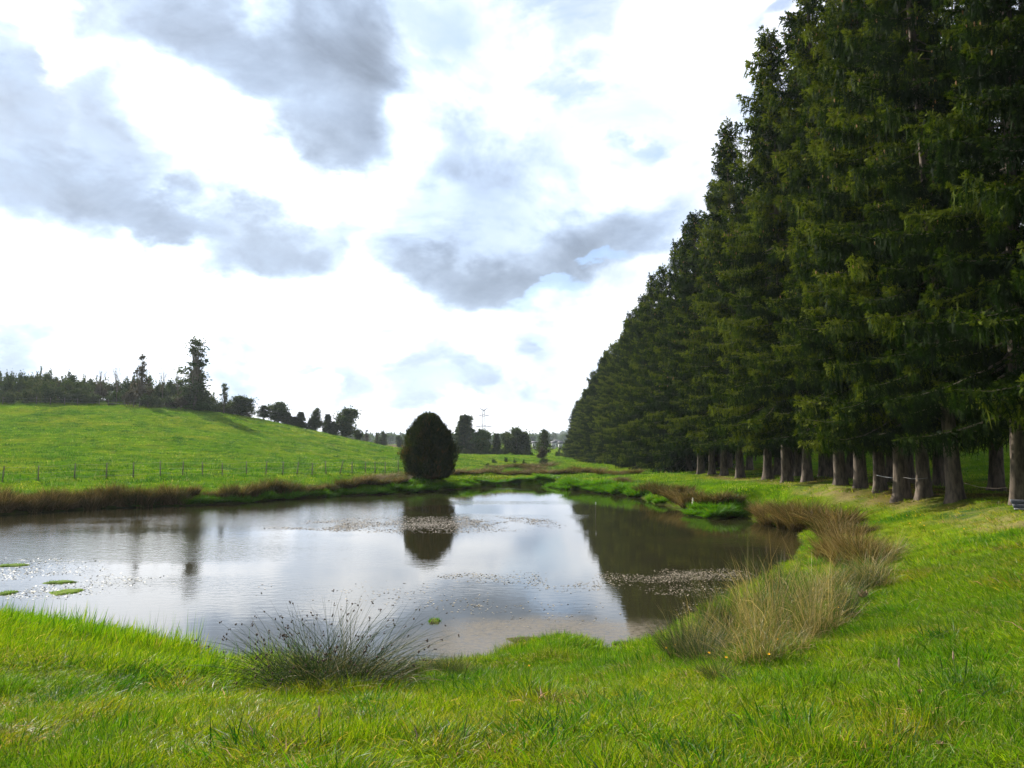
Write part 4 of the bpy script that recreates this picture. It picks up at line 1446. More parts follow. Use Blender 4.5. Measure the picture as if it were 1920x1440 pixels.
def clump_proto(mat, *a, **kw):
    v, t, q, tt, _, _ = clump_mesh(*a, **kw)
    m_ = mesh_np('stems', v, [t, q], {'tint': tt})
    m_.materials.append(mat)
    return m_


# every prototype is about 1 m tall
PR_BROWN = [clump_proto(BROWNR, 200 + i, 900, 0.50, 0.65, 1.15, 0.024, (0.42, 0.30), 0.45, mess=0.35) for i in range(4)]
PR_REDB = [clump_proto(BROWNR, 220 + i, 1100, 0.42, 0.65, 1.15, 0.013, (0.58, 0.28), 0.45, mess=0.35) for i in range(3)]
PR_STRAW = [clump_proto(STRAW, 240 + i, 330, 0.42, 0.7, 1.25, 0.0115, (0.42, 0.33), 0.6, mess=0.6) for i in range(4)]
PR_GREEN = [clump_proto(RUSH, 260 + i, 520, 0.30, 0.9, 1.1, 0.0075, (0.42, 0.26), 0.35) for i in range(3)]
PR_LUSH = [clump_proto(LUSHC, 280 + i, 420, 0.6, 0.8, 1.1, 0.045, (0.5, 0.22), 0.7) for i in range(3)]
PR_LUSHN = [clump_proto(LUSHC, 290 + i, 260, 0.3, 0.9, 1.0, 0.018, (0.5, 0.25), 0.6) for i in range(3)]
_cl = 0
_CNT = {}


def numbered(label):
    _CNT[label] = _CNT.get(label, 0) + 1
    return f'{label}, {ordw(_CNT[label] - 1)} from the left'



def clump(protos, px, py, hpx, wpx, label, name='rush_clump', cat='rushes', group=None, wref=1.5, near=2.5):
    global _cl
    if near < 13:
        hpx *= (1.25 if near < 12 else 1.0) * random.uniform(0.7, 1.25)
        wpx *= 1.05
    p = hit(px, py, near)
    Y = p.y
    H = hpx * Y / 1470; W = wpx * Y / 1470
    me = protos[_cl % len(protos)]
    _cl += 1
    o = obj(name, me, None, label=label, cat=cat, group=group, loc=(p.x, Y, p.z - 0.02))
    s = W / wref
    o.scale = (s, s, H)
    o.rotation_euler = (random.gauss(0, 0.11), random.gauss(0, 0.11), random.uniform(0, 6.28))
    return o


def band(protos, pts, dpx, h, w, label, name, group, cat='rushes', wref=1.5, jit=3, near=20):
    """clumps strung along a line in the view"""
    xs = [p[0] for p in pts]
    px = xs[0]
    while px < xs[-1]:
        py = np.interp(px, xs, [p[1] for p in pts]) + random.uniform(-jit, jit)
        hh = np.interp(px, xs, [p[2] if len(p) > 2 else h for p in pts])
        clump(protos, px, py, hh * random.uniform(0.65, 1.35), w * random.uniform(0.8, 1.25), numbered(label), name, cat, group, wref, near)
        px += dpx * random.uniform(0.7, 1.3)


GB = 'brown rushes along the left bank'
band(PR_BROWN, [(-40, 960, 38), (120, 955, 38), (300, 946, 36), (340, 943, 30)], 13, 34, 40, 'brown rush clump overhanging the water, left bank', 'rush_clump', GB)
band(PR_BROWN, [(0, 946, 32), (120, 942, 32), (330, 935, 30)], 24, 28, 36, 'brown rush clump at the back of the left bank strip', 'rush_clump', GB)
band(PR_BROWN, [(345, 932, 22), (410, 930, 18)], 26, 20, 30, 'small brown rush clump between the two rush strips, left bank', 'rush_clump', GB)
band(PR_BROWN, [(418, 932, 30), (540, 924, 28)], 17, 28, 36, 'brown rush clump on the bank below the fence middle', 'rush_clump', GB)
band(PR_BROWN, [(550, 922, 20), (655, 912, 22), (740, 906, 16)], 19, 20, 32, 'small brown rush clump on the bank left of the cypress', 'rush_clump', GB)
GL = 'bright green sedge tufts along the far shore'
band(PR_LUSH, [(255, 950, 10), (300, 949, 10)], 16, 10, 28, 'low green sedge tuft under the brown rushes, left bank', 'sedge_tuft', GL, 'sedge', 1.9)
band(PR_LUSH, [(345, 946, 15), (470, 940, 15), (640, 927, 15), (760, 922, 14), (880, 911, 12)], 12, 14, 30, 'bright sedge tuft at the water edge left of the shallow end', 'sedge_tuft', GL, 'sedge', 1.9)
band(PR_LUSH, [(1040, 912, 11), (1100, 918, 14), (1150, 924, 20), (1205, 930, 24)], 10, 14, 34, 'sedge tuft at the water on the jutting far right shore', 'sedge_tuft', GL, 'sedge', 1.9)
band(PR_LUSH, [(1060, 906, 11), (1130, 912, 14), (1195, 920, 18)], 14, 14, 36, 'sedge tuft set back on the jutting far right shore', 'sedge_tuft', GL, 'sedge', 1.9)
band(PR_LUSH, [(880, 905, 8), (1040, 900, 8)], 16, 8, 34, 'low green sedge tuft behind the shallow far end of the pond', 'sedge_tuft', GL, 'sedge', 1.9)
for px, py, w in ((935, 915, 12), (965, 913, 16), (1040, 913, 16), (1054, 915, 24)):
    clump(PR_LUSH, px, py, 7, w, numbered('tiny sedge islet in the shallow far end of the pond'), 'sedge_tuft', 'sedge', 'sedge islets at the far end', 1.9, 20)
band(PR_LUSH, [(1222, 940, 16), (1252, 943, 14)], 10, 15, 24, 'fresh sedge tuft between brown rush mounds, right shore', 'sedge_tuft', GL, 'sedge', 1.9)
band(PR_LUSH, [(1294, 966, 18), (1400, 968, 24)], 10, 20, 36, 'vivid sedge tuft at the front of the right shore patch', 'sedge_tuft', GL, 'sedge', 1.9)
band(PR_LUSH, [(1310, 955, 16), (1410, 955, 22)], 15, 20, 36, 'sedge tuft at the back of the vivid right shore patch', 'sedge_tuft', GL, 'sedge', 1.9)
GR = 'brown rush mounds on the right shore'
for px, py, h, w in sorted(((1212, 922, 24, 40), (1240, 926, 30, 50), (1262, 930, 28, 50), (1275, 942, 34, 46), (1290, 948, 34, 40), (1300, 940, 30, 50), (1325, 945, 28, 50), (1350, 942, 26, 50), (1375, 944, 24, 46),
                     (1285, 925, 20, 50), (1180, 905, 10, 40), (1160, 903, 10, 40))):
    clump(PR_BROWN, px, py, h, w, numbered('brown rush mound between the two sedge patches, right shore'), group=GR, near=20)
GR2 = 'red-brown rush mounds by the right corner of the pond'
for px, py, h, w in sorted(((1430, 968, 40, 50), (1445, 985, 48, 60), (1475, 992, 52, 60), (1500, 990, 56, 70), (1515, 975, 50, 80), (1470, 965, 38, 70), (1545, 985, 52, 80), (1580, 985, 48, 80), (1560, 1005, 50, 70), (1610, 1000, 40, 60))):
    clump(PR_REDB if px < 1530 else PR_BROWN, px, py, h, w, numbered('red-brown rush mound in the right corner of the pond'), group=GR2, near=12)
for px, py, h, w in sorted(((1560, 1050, 62, 70), (1590, 1058, 80, 80), (1620, 1062, 82, 90), (1605, 1040, 60, 90), (1655, 1055, 70, 80), (1675, 1040, 50, 60), (1640, 1085, 60, 80))):
    clump(PR_REDB if px < 1630 else PR_STRAW, px, py, h, w, numbered('rusty or bleached rush tuft right of the pond corner'), group='rusty tufts right of the pond corner', near=8)
for px, py, h, w in sorted(((1540, 1035, 40, 50), (1530, 1060, 40, 50), (1618, 1068, 46, 46), (1595, 1075, 40, 50), (1555, 1090, 40, 60), (1450, 1130, 40, 60), (1500, 1120, 50, 60))):
    clump(PR_LUSHN, px, py, h, w, numbered('fresh green grass tuft among the dry stems right of the pond'), 'grass_tuft', 'grass', 'green tufts among the dry stems', 1.7, 8)
GS = 'tall bleached grass tufts on the right bank'
for px, py, h, w in sorted(((1390, 1175, 90, 80), (1420, 1190, 120, 100), (1450, 1215, 150, 110), (1375, 1215, 120, 110), (1335, 1222, 100, 90), (1480, 1180, 130, 100), (1430, 1240, 110, 110), (1390, 1245, 100, 110),
                     (1540, 1195, 140, 90), (1520, 1205, 150, 80), (1560, 1180, 110, 80), (1500, 1140, 110, 100), (1460, 1120, 100, 90), (1540, 1130, 90, 100), (1590, 1130, 80, 90), (1620, 1110, 70, 80), (1580, 1160, 90, 70),
                     (1345, 1185, 110, 90), (1410, 1150, 100, 90), (1650, 1100, 60, 80), (1310, 1210, 80, 70), (1490, 1222, 90, 80), (1600, 1090, 70, 90), (1560, 1105, 70, 80))):
    clump(PR_STRAW if random.random() < 0.72 else PR_GREEN, px, py, h, w, numbered('tall tuft in the bleached grass, right bank'), 'grass_tuft', 'grass', GS, 1.5, 6)
for px, py, h, w in sorted(((1290, 1240, 95, 130), (1320, 1248, 85, 120), (1265, 1225, 70, 90))):
    clump(PR_GREEN, px, py, h, w, numbered('dark green fanning rush at the left end of the bleached grass'), group='green rushes left of the bleached grass', near=6)
clump(PR_GREEN, 1345, 1275, 50, 90, 'low dark green tuft in the lawn below the bleached grass', 'grass_tuft', 'grass', None, 1.5, 5)
for px, py, h, w in sorted(((790, 1262, 60, 90), (840, 1262, 45, 60), (870, 1268, 40, 60), (760, 1268, 60, 60))):
    clump(PR_GREEN, px, py, h, w, numbered('thin rush tuft right of the big seeding rush'), group='thin rush tufts right of the big rush', near=5)
GBG = 'brown rushes across the far meadow edge'
band(PR_BROWN, [(700, 902, 12), (870, 890, 10), (1000, 886, 12), (1190, 888, 12)], 22, 11, 44, 'low brown rush clump between far shore and meadow', 'rush_clump', GBG)
band(PR_BROWN, [(930, 876, 8), (1030, 877, 9)], 15, 8, 40, 'low reddish rush clump out on the far meadow', 'rush_clump', 'reddish rushes on the far meadow')


def big_rush():
    p = hit(615, 1282, 5)
    t = thing('seeding_rush', 'big dark green rush fanning over the near shore, full of small dark seed heads', 'rushes', (p.x, p.y, p.z - 0.03))
    k = p.y / 1470
    v, tt, q, a, tips, out = clump_mesh(7, 1500, 0.60, 1.1, 200 * k, 0.0066, (0.30, 0.24), 0.42, 7, mess=0.45)
    m_ = mesh_np('stems', v, [tt, q], {'tint': a}); obj('stems', m_, RUSH, t)
    v, tt, q, a, _, _ = clump_mesh(8, 1600, 0.85, 1.2, 112 * k, 0.0085, (0.68, 0.26), 0.95, 5, mess=0.9)
    m_ = mesh_np('dead_stems', v, [tt, q], {'tint': a}); obj('dead_stems', m_, RUSH, t, label='bleached dead stems lying at the foot of the rush')
    v, tt, q, a, _, _ = clump_mesh(9, 120, 0.8, 0.7, 60 * k, 0.010, (0.5, 0.2), 0.6, 4)
    m_ = mesh_np('grass_leaves', v, [tt, q], {'tint': a}); obj('grass_leaves', m_, LUSHC, t)
    rng = np.random.default_rng(4)
    tips, neck = tips
    sel = np.where((tips[:, 2] > 55 * k))[0]
    rng.shuffle(sel)
    g = Geo()
    kpt = 13
    for i in sel[:170]:
        base = np.concatenate([v[:0]])
        c = neck[i] + (tips[i] - neck[i]) * rng.uniform(0.1, 0.75)
        for _ in range(3):
            q_ = c + rng.normal(0, 0.007, 3)
            r_ = rng.uniform(0.006, 0.010)
            g.add(q_ + np.array([(1, 0, 0), (-1, 0, 0), (0, 1, 0), (0, -1, 0), (0, 0, 1.3), (0, 0, -1.3)]) * r_,
                  [(0, 2, 4), (2, 1, 4), (1, 3, 4), (3, 0, 4), (2, 0, 5), (1, 2, 5), (3, 1, 5), (0, 3, 5)])
    obj('seed_heads', g.mesh('seed_heads'), SEED, t, kind='stuff')


big_rush()


# ------------------------------------------------------------------ grass
def tuft(seed, n, rad, h, w, segs, mat, tint=(0.5, 0.25), lean=0.55, straw=0.05):
    rng = np.random.default_rng(seed)
    v, t, q, a, _, _ = clump_mesh(seed, n, rad, lean, h, w, tint, 0.7, segs)
    k = len(a) // n
    tt = np.clip(rng.normal(tint[0], tint[1], n), 0, 0.86)
    st = rng.random(n) < straw
    tt[st] = rng.uniform(0.93, 1.0, st.sum())
    m_ = mesh_np('tuft', v, [t, q], {'tint': np.repeat(tt, k)})
    m_.materials.append(mat)
    return m_


T_NEAR = [tuft(300 + i, 30, 0.085, 0.15, 0.0062, 3, BLADE, straw=0.04 + 0.02 * (i % 3)) for i in range(8)]
T_MID = [tuft(320 + i, 34, 0.20, 0.15, 0.011, 2, BLADE, straw=0.05) for i in range(6)]
T_FAR = [tuft(340 + i, 26, 0.42, 0.22, 0.035, 2, BLADE, straw=0.06) for i in range(5)]


def grass_points(n, r0, r1, a0, a1, power, rng):
    """density on the ground falls as 1/r**power"""
    u = rng.random(n)
    e = 2 - power
    r = (r0 ** e + u * (r1 ** e - r0 ** e)) ** (1 / e) if abs(e) > 1e-6 else r0 * (r1 / r0) ** u
    a = np.radians(rng.uniform(a0, a1, n))
    return r * np.sin(a), r * np.cos(a)


def lay_grass(name, tufts, n, r0, r1, a0, a1, power, seed, label, smin=0.05, base=1.0, zsink=0.0):
    rng = np.random.default_rng(seed)
    X, Y = grass_points(n, r0, r1, a0, a1, power, rng)
    h, s = height(X, Y, True)
    hay, lit, straw, dark, n3 = zones(X, Y, s)
    keep = (s > smin) & (h > 0.03) & (rng.random(n) > lit * 0.5) & (rng.random(n) > hay * 0.25)
    X, Y, h, s, hay, lit, straw, dark, n3 = [q[keep] for q in (X, Y, h, s, hay, lit, straw, dark, n3)]
    m_ = len(X)
    c = fbm(X / 0.55, Y / 0.55, 91, 2)
    c2 = fbm(X / 2.5, Y / 2.5, 92, 2)
    # left mound and water's edge carry long grass
    mound = sstep(X, -1.9, -3.4) * sstep(Y, 7.8, 9.0) * (Y < 20)
    edge = sstep(s, 1.5, 0.3) * (Y < 20)
    knoll = np.exp(-((X - 0.8) ** 2 + (Y - 11.2) ** 2) / 0.9)
    H = base * (0.45 + 0.25 * fbm(X / 0.3, Y / 0.3, 99, 2)) / 0.57 * (0.55 + 0.75 * c + 0.5 * c2 + 1.0 * dark) * (1 + 1.5 * mound + 0.6 * edge + 0.2 * knoll) * (1 - 0.5 * hay) * rng.uniform(0.6, 1.35, m_)
    wid = base * rng.uniform(0.85, 1.3, m_) * (1 + 0.9 * mound)
    col = np.ones((m_, 3))
    col *= (0.95 + 0.25 * (c2 - 0.5) * 2 + rng.normal(0, 0.16, m_))[:, None]
    f = (straw * 0.55)[:, None]; col = col * (1 - f) + np.array([1.7, 1.08, 2.2]) * f
    f = (dark * 0.7)[:, None]; col = col * (1 - f) + np.array([0.40, 0.66, 0.9]) * f
    bro = (sstep(fbm(X / 0.8 + 9, Y / 0.8, 97, 3), 0.58, 0.72) * (Y < 20) * 0.6)[:, None]; col = col * (1 - bro) + np.array([1.5, 0.80, 3.0]) * bro
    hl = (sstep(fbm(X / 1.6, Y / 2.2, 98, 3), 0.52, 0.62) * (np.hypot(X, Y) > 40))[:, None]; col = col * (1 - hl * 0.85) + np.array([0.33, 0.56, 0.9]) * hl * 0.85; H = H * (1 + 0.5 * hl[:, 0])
    f = (hay * 0.8)[:, None]; col = col * (1 - f) + np.array([1.9, 1.15, 5.0]) * f
    f = (lit * 0.55)[:, None]; col = col * (1 - f) + np.array([0.9, 0.55, 1.4]) * f
    f = np.clip(mound * 0.6 + knoll * 0.5, 0, 1)[:, None]; col = col * (1 - f) + np.array([0.82, 1.05, 0.9]) * f
    yel = sstep(fbm(X / 3.3, Y / 3.3, 95, 2), 0.5, 0.66)[:, None] * 0.5 * (Y < 12)[:, None]
    col = col * (1 - yel) + np.array([1.55, 1.15, 0.9]) * yel
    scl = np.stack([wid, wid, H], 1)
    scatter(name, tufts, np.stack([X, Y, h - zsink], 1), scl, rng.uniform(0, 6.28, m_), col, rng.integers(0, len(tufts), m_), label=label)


lay_grass('near_grass', T_NEAR, 52000, 2.6, 15, -46, 46, 1.0, 1, 'short green meadow grass covering the near bank', 0.05)
lay_grass('bank_grass', T_MID, 34000, 12, 60, -45, 45, 1.2, 2, 'green grass on the right bank and round the pond', 0.15)
lay_grass('meadow_grass', T_FAR, 34000, 42, 175, -45, 12, 0.9, 3, 'lumpy pasture grass on the hill and far meadow', 0.3, 1.0, 0.03)
lay_grass('slope_grass', T_FAR, 6000, 30, 150, 12, 45, 1.0, 4, 'pasture grass on the slope behind the spruces', 0.3, 0.9, 0.03)


def near_details():
    """coarse darker tussocks and bent straw breaking up the short grass"""
    rng = np.random.default_rng(71)
    n0 = 120
    X0, Y0 = grass_points(n0, 3.2, 19, -40, 42, 0.9, rng)
    for i, (px, py) in enumerate(((1010, 1320), (1150, 1345), (520, 1412), (1260, 1400), (690, 1320), (330, 1290), (250, 1270), (1780, 1200), (1480, 1370), (1700, 1420), (60, 1330), (860, 1400))):
        p = hit(px, py); X0[i], Y0[i] = p.x, p.y
    R0 = rng.uniform(0.10, 0.32, n0)
    m = 26
    X = np.repeat(X0, m) + rng.normal(0, 1, n0 * m) * np.repeat(R0, m) * 0.6
    Y = np.repeat(Y0, m) + rng.normal(0, 1, n0 * m) * np.repeat(R0, m) * 0.6
    c0 = np.repeat(rng.integers(0, 3, n0), m)
    h, s_ = height(X, Y, True)
    k = s_ > 0.1
    base = np.array([[0.30, 0.55, 0.8], [0.50, 0.78, 0.8], [1.35, 0.85, 2.4]])
    col = base[c0[k]] * rng.uniform(0.75, 1.25, k.sum())[:, None]
    H = rng.uniform(1.2, 2.6, k.sum())
    scatter('lawn_tussocks', T_NEAR, np.stack([X, Y, h], 1)[k], np.stack([H * 0.9, H * 0.9, H], 1), rng.uniform(0, 6.28, k.sum()), col, rng.integers(0, 8, k.sum()),
            label='coarse dark or yellowish tussocks in the short near grass')
    n = 1500
    X, Y = grass_points(n, 2.8, 16, -42, 42, 1.0, rng)
    h, s_ = height(X, Y, True)
    k = s_ > 0.2
    me = tuft(555, 3, 0.04, 0.26, 0.0035, 5, STRAWG, tint=(0.8, 0.2), lean=1.4)
    scatter('dry_stalks', [me], np.stack([X, Y, h], 1)[k], rng.uniform(0.6, 1.4, (k.sum(), 3)), rng.uniform(0, 6.28, k.sum()), None, None, label='single dry bent stalks in the near grass')


STRAWG = leafy('dry_stalks', [(0, (0.20, 0.16, 0.06)), (1, (0.42, 0.33, 0.17))], 0.5, 0.3, 0.3)
near_details()


def tussocks():
    rng = np.random.default_rng(44)
    X0, Y0 = grass_points(1500, 52, 140, -42, 4, 1.2, rng)
    X = np.repeat(X0, 8) + rng.normal(0, 0.55, 12000); Y = np.repeat(Y0, 8) + rng.normal(0, 0.35, 12000)
    size = np.repeat(rng.uniform(0.5, 1.4, 1500), 8)
    h, s_ = height(X, Y, True)
    k = s_ > 6
    X, Y, h, size = X[k], Y[k], h[k], size[k]
    m_ = len(X)
    col = np.array([0.20, 0.38, 0.6]) * rng.uniform(0.8, 1.3, m_)[:, None]
    scatter('pasture_tussocks', T_FAR, np.stack([X, Y, h - 0.03], 1), np.stack([size, size, size * 1.7], 1), rng.uniform(0, 6.28, m_), col, rng.integers(0, len(T_FAR), m_),
            label='dark coarse tussocks dotted over the hill pasture')


tussocks()


# ------------------------------------------------------------------ things on the water
def floating(name, polys, n, size, label, c1, c2, seed, zs=0.008, tilt=0.12, clumpy=1.0, cut=0.44):
    rng = np.random.default_rng(seed)
    P = []
    for (cx, cy, rx, ry, w) in polys:
        k = int(n * w)
        a = rng.uniform(0, 6.283, k); q = rng.random(k) ** 0.7 * (1 + 0.25 * rng.random(k))
        px = cx + rx * q * np.cos(a); py = cy + ry * q * np.sin(a)
        for x, y in zip(px, py):
            P.append(on_plane(x, y))
    P = np.array(P)
    nz = fbm(P[:, 0] * 0.9, P[:, 1] * 0.45, 55, 3)
    P = P[nz > cut + rng.normal(0, 0.05, len(P))] if clumpy else P
    P = P[sdist(P[:, 0], P[:, 1]) < -0.1]
    m_ = len(P)
    a = rng.uniform(0, 6.283, m_)
    L = size * rng.uniform(0.5, 1.3, m_); W = L * rng.uniform(0.4, 0.8, m_)
    u = np.stack([np.cos(a), np.sin(a), rng.normal(0, tilt, m_)], 1); v = np.stack([-np.sin(a), np.cos(a), rng.normal(0, tilt, m_)], 1)
    C = np.hstack([P, np.full((m_, 1), zs)])
    ring = []
    for k in range(6):
        t = k * math.pi / 3
        ring.append(C + u * (L * math.cos(t) * .5)[:, None] + v * (W * math.sin(t) * .5)[:, None])
    V = np.stack(ring, 1)
    V[:, :, 2] = np.maximum(V[:, :, 2], 0.002)
    F = (np.arange(m_)[:, None] * 6 + np.arange(6)[None])
    me = mesh_np(name, V.reshape(-1, 3), [F], {'tint': np.repeat(rng.random(m_), 6)})
    m, g = M(name)
    at_ = g.n('ShaderNodeAttribute', attribute_name='tint').outputs['Fac']
    bs = g.n('ShaderNodeBsdfPrincipled')
    g.put(bs.inputs['Base Color'], g.mix(at_, c1, c2))
    bs.inputs['Roughness'].default_value = 0.6
    bs.inputs['Specular IOR Level'].default_value = 0.15
    out = g.n('ShaderNodeOutputMaterial'); g.t.links.new(bs.outputs[0], out.inputs[0])
    obj(name, me, m, kind='stuff', label=label)


floating('floating_leaves', [(800, 984, 215, 14, 0.6), (640, 987, 70, 9, 0.13), (900, 978, 115, 9, 0.2), (560, 990, 60, 3, 0.03), (980, 975, 50, 4, .04)], 13000, 0.065,
         'pale drift of small floating leaves across the middle of the pond', (0.08, 0.07, 0.05), (0.27, 0.23, 0.18), 1, cut=0.36)
floating('floating_leaves', [(1230, 1080, 95, 11, 0.5), (1350, 1078, 80, 10, 0.3), (1290, 1105, 80, 14, 0.12), (1330, 1150, 60, 20, 0.08)], 3600, 0.042,
         'pale floating leaves in the dark reflection before the bleached grass', (0.12, 0.10, 0.07), (0.32, 0.27, 0.20), 2)
floating('floating_leaves', [(90, 1075, 210, 26, 0.6), (60, 1110, 120, 14, 0.2), (250, 1085, 110, 14, 0.12), (10, 1095, 60, 24, 0.08)], 2600, 0.045,
         'glinting flecks of weed on the left side of the pond', (0.05, 0.06, 0.03), (0.26, 0.25, 0.20), 3, tilt=0.2)
floating('floating_leaves', [(950, 1083, 110, 12, 0.3), (1080, 1095, 90, 14, 0.25), (880, 1080, 60, 5, 0.1), (740, 1110, 160, 20, 0.1), (560, 1120, 180, 25, 0.07), (900, 1135, 120, 14, .1), (1000, 1150, 150, 25, .08)], 1500, 0.05,
         'thin scattered streaks of leaves on the calm water in the middle', (0.10, 0.085, 0.05), (0.30, 0.26, 0.19), 4, cut=0.52)


def algae_mat(px, py, wpx, hpx, label, col=(0.10, 0.16, 0.02)):
    x, y = on_plane(px, py)
    x2, _ = on_plane(px + wpx / 2, py)
    _, y2 = on_plane(px, py - hpx / 2)
    rx, ry = x2 - x, y2 - y
    rng = np.random.default_rng(int(px))
    n = 26; rings = [0, .3, .6, .85, 1.0]
    ph = rng.uniform(0, 6.28, 3)
    V = [[0, 0, 0.03]]
    for r in rings[1:]:
        for k in range(n):
            a = k / n * 6.283
            rr = r * (1 + 0.22 * math.sin(2 * a + ph[0]) * r + 0.15 * math.sin(5 * a + ph[1]) + 0.08 * math.sin(9 * a + ph[2]))
            V.append([rx * rr * math.cos(a), ry * rr * math.sin(a), (0.03 * (1 - r * r) + rng.uniform(0, 0.012)) if r < 1 else -0.01])
    T = [(0, 1 + k, 1 + (k + 1) % n) for k in range(n)]
    Q = [(1 + i * n + k, 1 + (i + 1) * n + k, 1 + (i + 1) * n + (k + 1) % n, 1 + i * n + (k + 1) % n) for i in range(3) for k in range(n)]
    me = mesh_np('algae_mat', np.array(V), [np.array(T), np.array(Q)], None, True)
    t = thing('algae_mat', label, 'water weed', (x, y, 0))
    obj('weed_bed', me, rough_mat('algae', tuple(c * 0.6 for c in col), tuple(c * 1.1 for c in col), 14, 0.9, 0.8, spec=0.03), t)
    k = 90
    a = rng.uniform(0, 6.28, k); q = np.sqrt(rng.random(k)) * 0.9
    g = Geo()
    for i in range(k):
        b = np.array([rx * q[i] * math.cos(a[i]), ry * q[i] * math.sin(a[i]), 0.0])
        d = rng.normal(0, 0.03, 3); d[2] = rng.uniform(0.03, 0.07)
        g.add([b - [0.006, 0, 0], b + [0.006, 0, 0], b + d], [(0, 1, 2)], None, rng.random())
    obj('shoots', g.mesh('shoots'), LUSHC, t)


algae_mat(125, 1110, 58, 10, 'bright green oval weed islet nearest the left mound', (0.13, 0.19, 0.02))
algae_mat(113, 1092, 52, 6, 'flat green weed strip just behind the bright oval islet')
algae_mat(25, 1060, 48, 6, 'thin weed strip at the left edge of the pond')
algae_mat(14, 1112, 36, 6, 'small weed patch at the left picture edge above the mound')
algae_mat(815, 1165, 26, 8, 'small olive weed islet in the calm water right of the big rush', (0.09, 0.10, 0.025))
algae_mat(985, 1200, 60, 12, 'brown-green muddy weed bed left of the grassy knoll', (0.08, 0.075, 0.03))
algae_mat(1165, 1208, 40, 8, 'muddy green weed bed right of the grassy knoll', (0.09, 0.11, 0.03))
algae_mat(272, 946, 28, 6, 'green weed patch against the brown rushes of the left bank')


def stake(px, py0, py1, label, r, mat, lean=0.0, near=10, cap=None):
    x, y = on_plane(px, py0)
    if sdist([x], [y])[0] > 0:
        p = hit(px, py0, near); x, y, z = p
    else:
        z = 0.0
    h = (py0 - py1) * y / 1470
    t = thing('marker_stake', label, 'stake', (x, y, z - 0.3))
    g = Geo(); g.tube([[0, 0, 0], [lean * .5, 0, (h + .3) * .5], [lean, 0, h + 0.3]], [r, r * .9, r * .7], 6)
    obj('stick', g.mesh('stick'), mat, t)
    if cap:
        g = Geo(); g.tube([[lean, 0, h + 0.26], [lean, 0, h + 0.34], [lean, 0, h + 0.38]], [r * 1.6, r * 2.0, r * .6], 6)
        obj('cap', g.mesh('cap'), cap, t)


stake(1116, 972, 945, 'thin stick with a pale tip standing in the dark reflection', 0.012, WOODP, 0.03, cap=WHITE)
stake(1298, 950, 934, 'short pale post among the brown rushes on the right shore', 0.06, rough_mat('pale_wood', (0.45, 0.42, 0.33), (0.6, 0.56, 0.45), 10), 0.05)


# ------------------------------------------------------------------ small things on the bank
YEL = rough_mat('yellow_petals', (0.75, 0.42, 0.01), (0.85, 0.55, 0.02), 30, 0.6, 0.0)
DRY = rough_mat('dry_leaf', (0.22, 0.13, 0.07), (0.45, 0.33, 0.22), 18, 0.8, 0.4)


def flower_parts():
    g = Geo(); g.tube([[0, 0, -0.02], [0.008, 0, 0.09], [0.0, 0.006, 0.2]], [0.003, 0.0025, 0.002], 5)
    stem = g.mesh('stem'); stem.materials.append(LUSHC)
    g = Geo()
    for ring, (r, up, n) in enumerate(((0.022, 0.004, 13), (0.014, 0.010, 9))):
        for k in range(n):
            a = k / n * 6.283 + ring * 0.3
            d = np.array([math.cos(a), math.sin(a), 0]); s_ = np.array([-math.sin(a), math.cos(a), 0])
            c = np.array([0, 0.006, 0.2])
            g.add([c, c + d * r * .7 + s_ * .004 + [0, 0, up], c + d * r + [0, 0, up * 1.4], c + d * r * .7 - s_ * .004 + [0, 0, up]], None, [(0, 1, 2, 3)])
    head = g.mesh('flower_head'); head.materials.append(YEL)
    return stem, head


ST, HD = flower_parts()
flowers = [(1572, 1157, 'yellow flower at the right foot of the bleached grass'), (1451, 1226, 'yellow flower on the lawn edge under the middle of the bleached grass'),
           (1443, 1260, 'yellow flower in the lawn a little below the bleached grass'), (1323, 1254, 'yellow flower at the upper left of the low dark tuft'),
           (1359, 1262, 'yellow flower on the right side of the low dark tuft'), (1250, 1239, 'leftmost yellow flower under the green fanning rush'),
           (1269, 1230, 'yellow flower at the foot of the green fanning rush'), (988, 1273, 'lone yellow flower in front of the grassy knoll')]
grp = [(1670, 971), (1698, 974), (1714, 975), (1716, 984), (1724, 973), (1731, 973), (1707, 990), (1726, 988), (1706, 997), (1735, 995), (1748, 1005), (1809, 1005)]
for px, py, lab in flowers + [(a, b, 'small yellow flower on the lawn below the tree row') for a, b in grp]:
    p = hit(px, py + 6, 4)
    t = thing('yellow_flower', lab, 'flower', (p.x, p.y, p.z), 'yellow flowers below the tree row' if (px, py) in grp else None)
    if (px, py) in grp:
        t['label'] = f'small yellow flower below the tree row, {ordw(sorted(grp).index((px, py)))} from the left of its group'
    t.rotation_euler = (random.uniform(0.1, 0.45), random.uniform(-0.2, 0.2), random.uniform(-0.4, 0.4))
    t.scale = (0.62, 0.62, 0.9) if (px, py) not in grp else (0.8, 0.8, 1.0)
    obj('stem', ST, None, t); obj('flower_head', HD, None, t)


def dry_head(px, py, size, label, name='withered_leaf', cat='dead leaf'):
    rng = np.random.default_rng(int(px))
    p = hit(px, py, 3)
    g = Geo()
    for k in range(9):
        a = k * 0.7 + rng.uniform(-.2, .2)
        d = np.array([math.cos(a), math.sin(a), rng.uniform(0.3, 1.3)]); d /= np.linalg.norm(d)
        s_ = np.cross(d, [0, 0, 1.0]); s_ /= np.linalg.norm(s_)
        L = size * rng.uniform(.6, 1.0)
        n_ = np.cross(s_, d)
        g.add([[0, 0, 0], d * L * .5 + s_ * L * .25 + n_ * L * .1, d * L + n_ * L * .25, d * L * .5 - s_ * L * .25 + n_ * L * .1, d * L * .5 - n_ * L * .04], [(0, 1, 4), (1, 2, 4), (2, 3, 4), (3, 0, 4)])
    obj(name, g.mesh(name), DRY, label=label, cat=cat, loc=(p.x, p.y, p.z + size * 0.4))


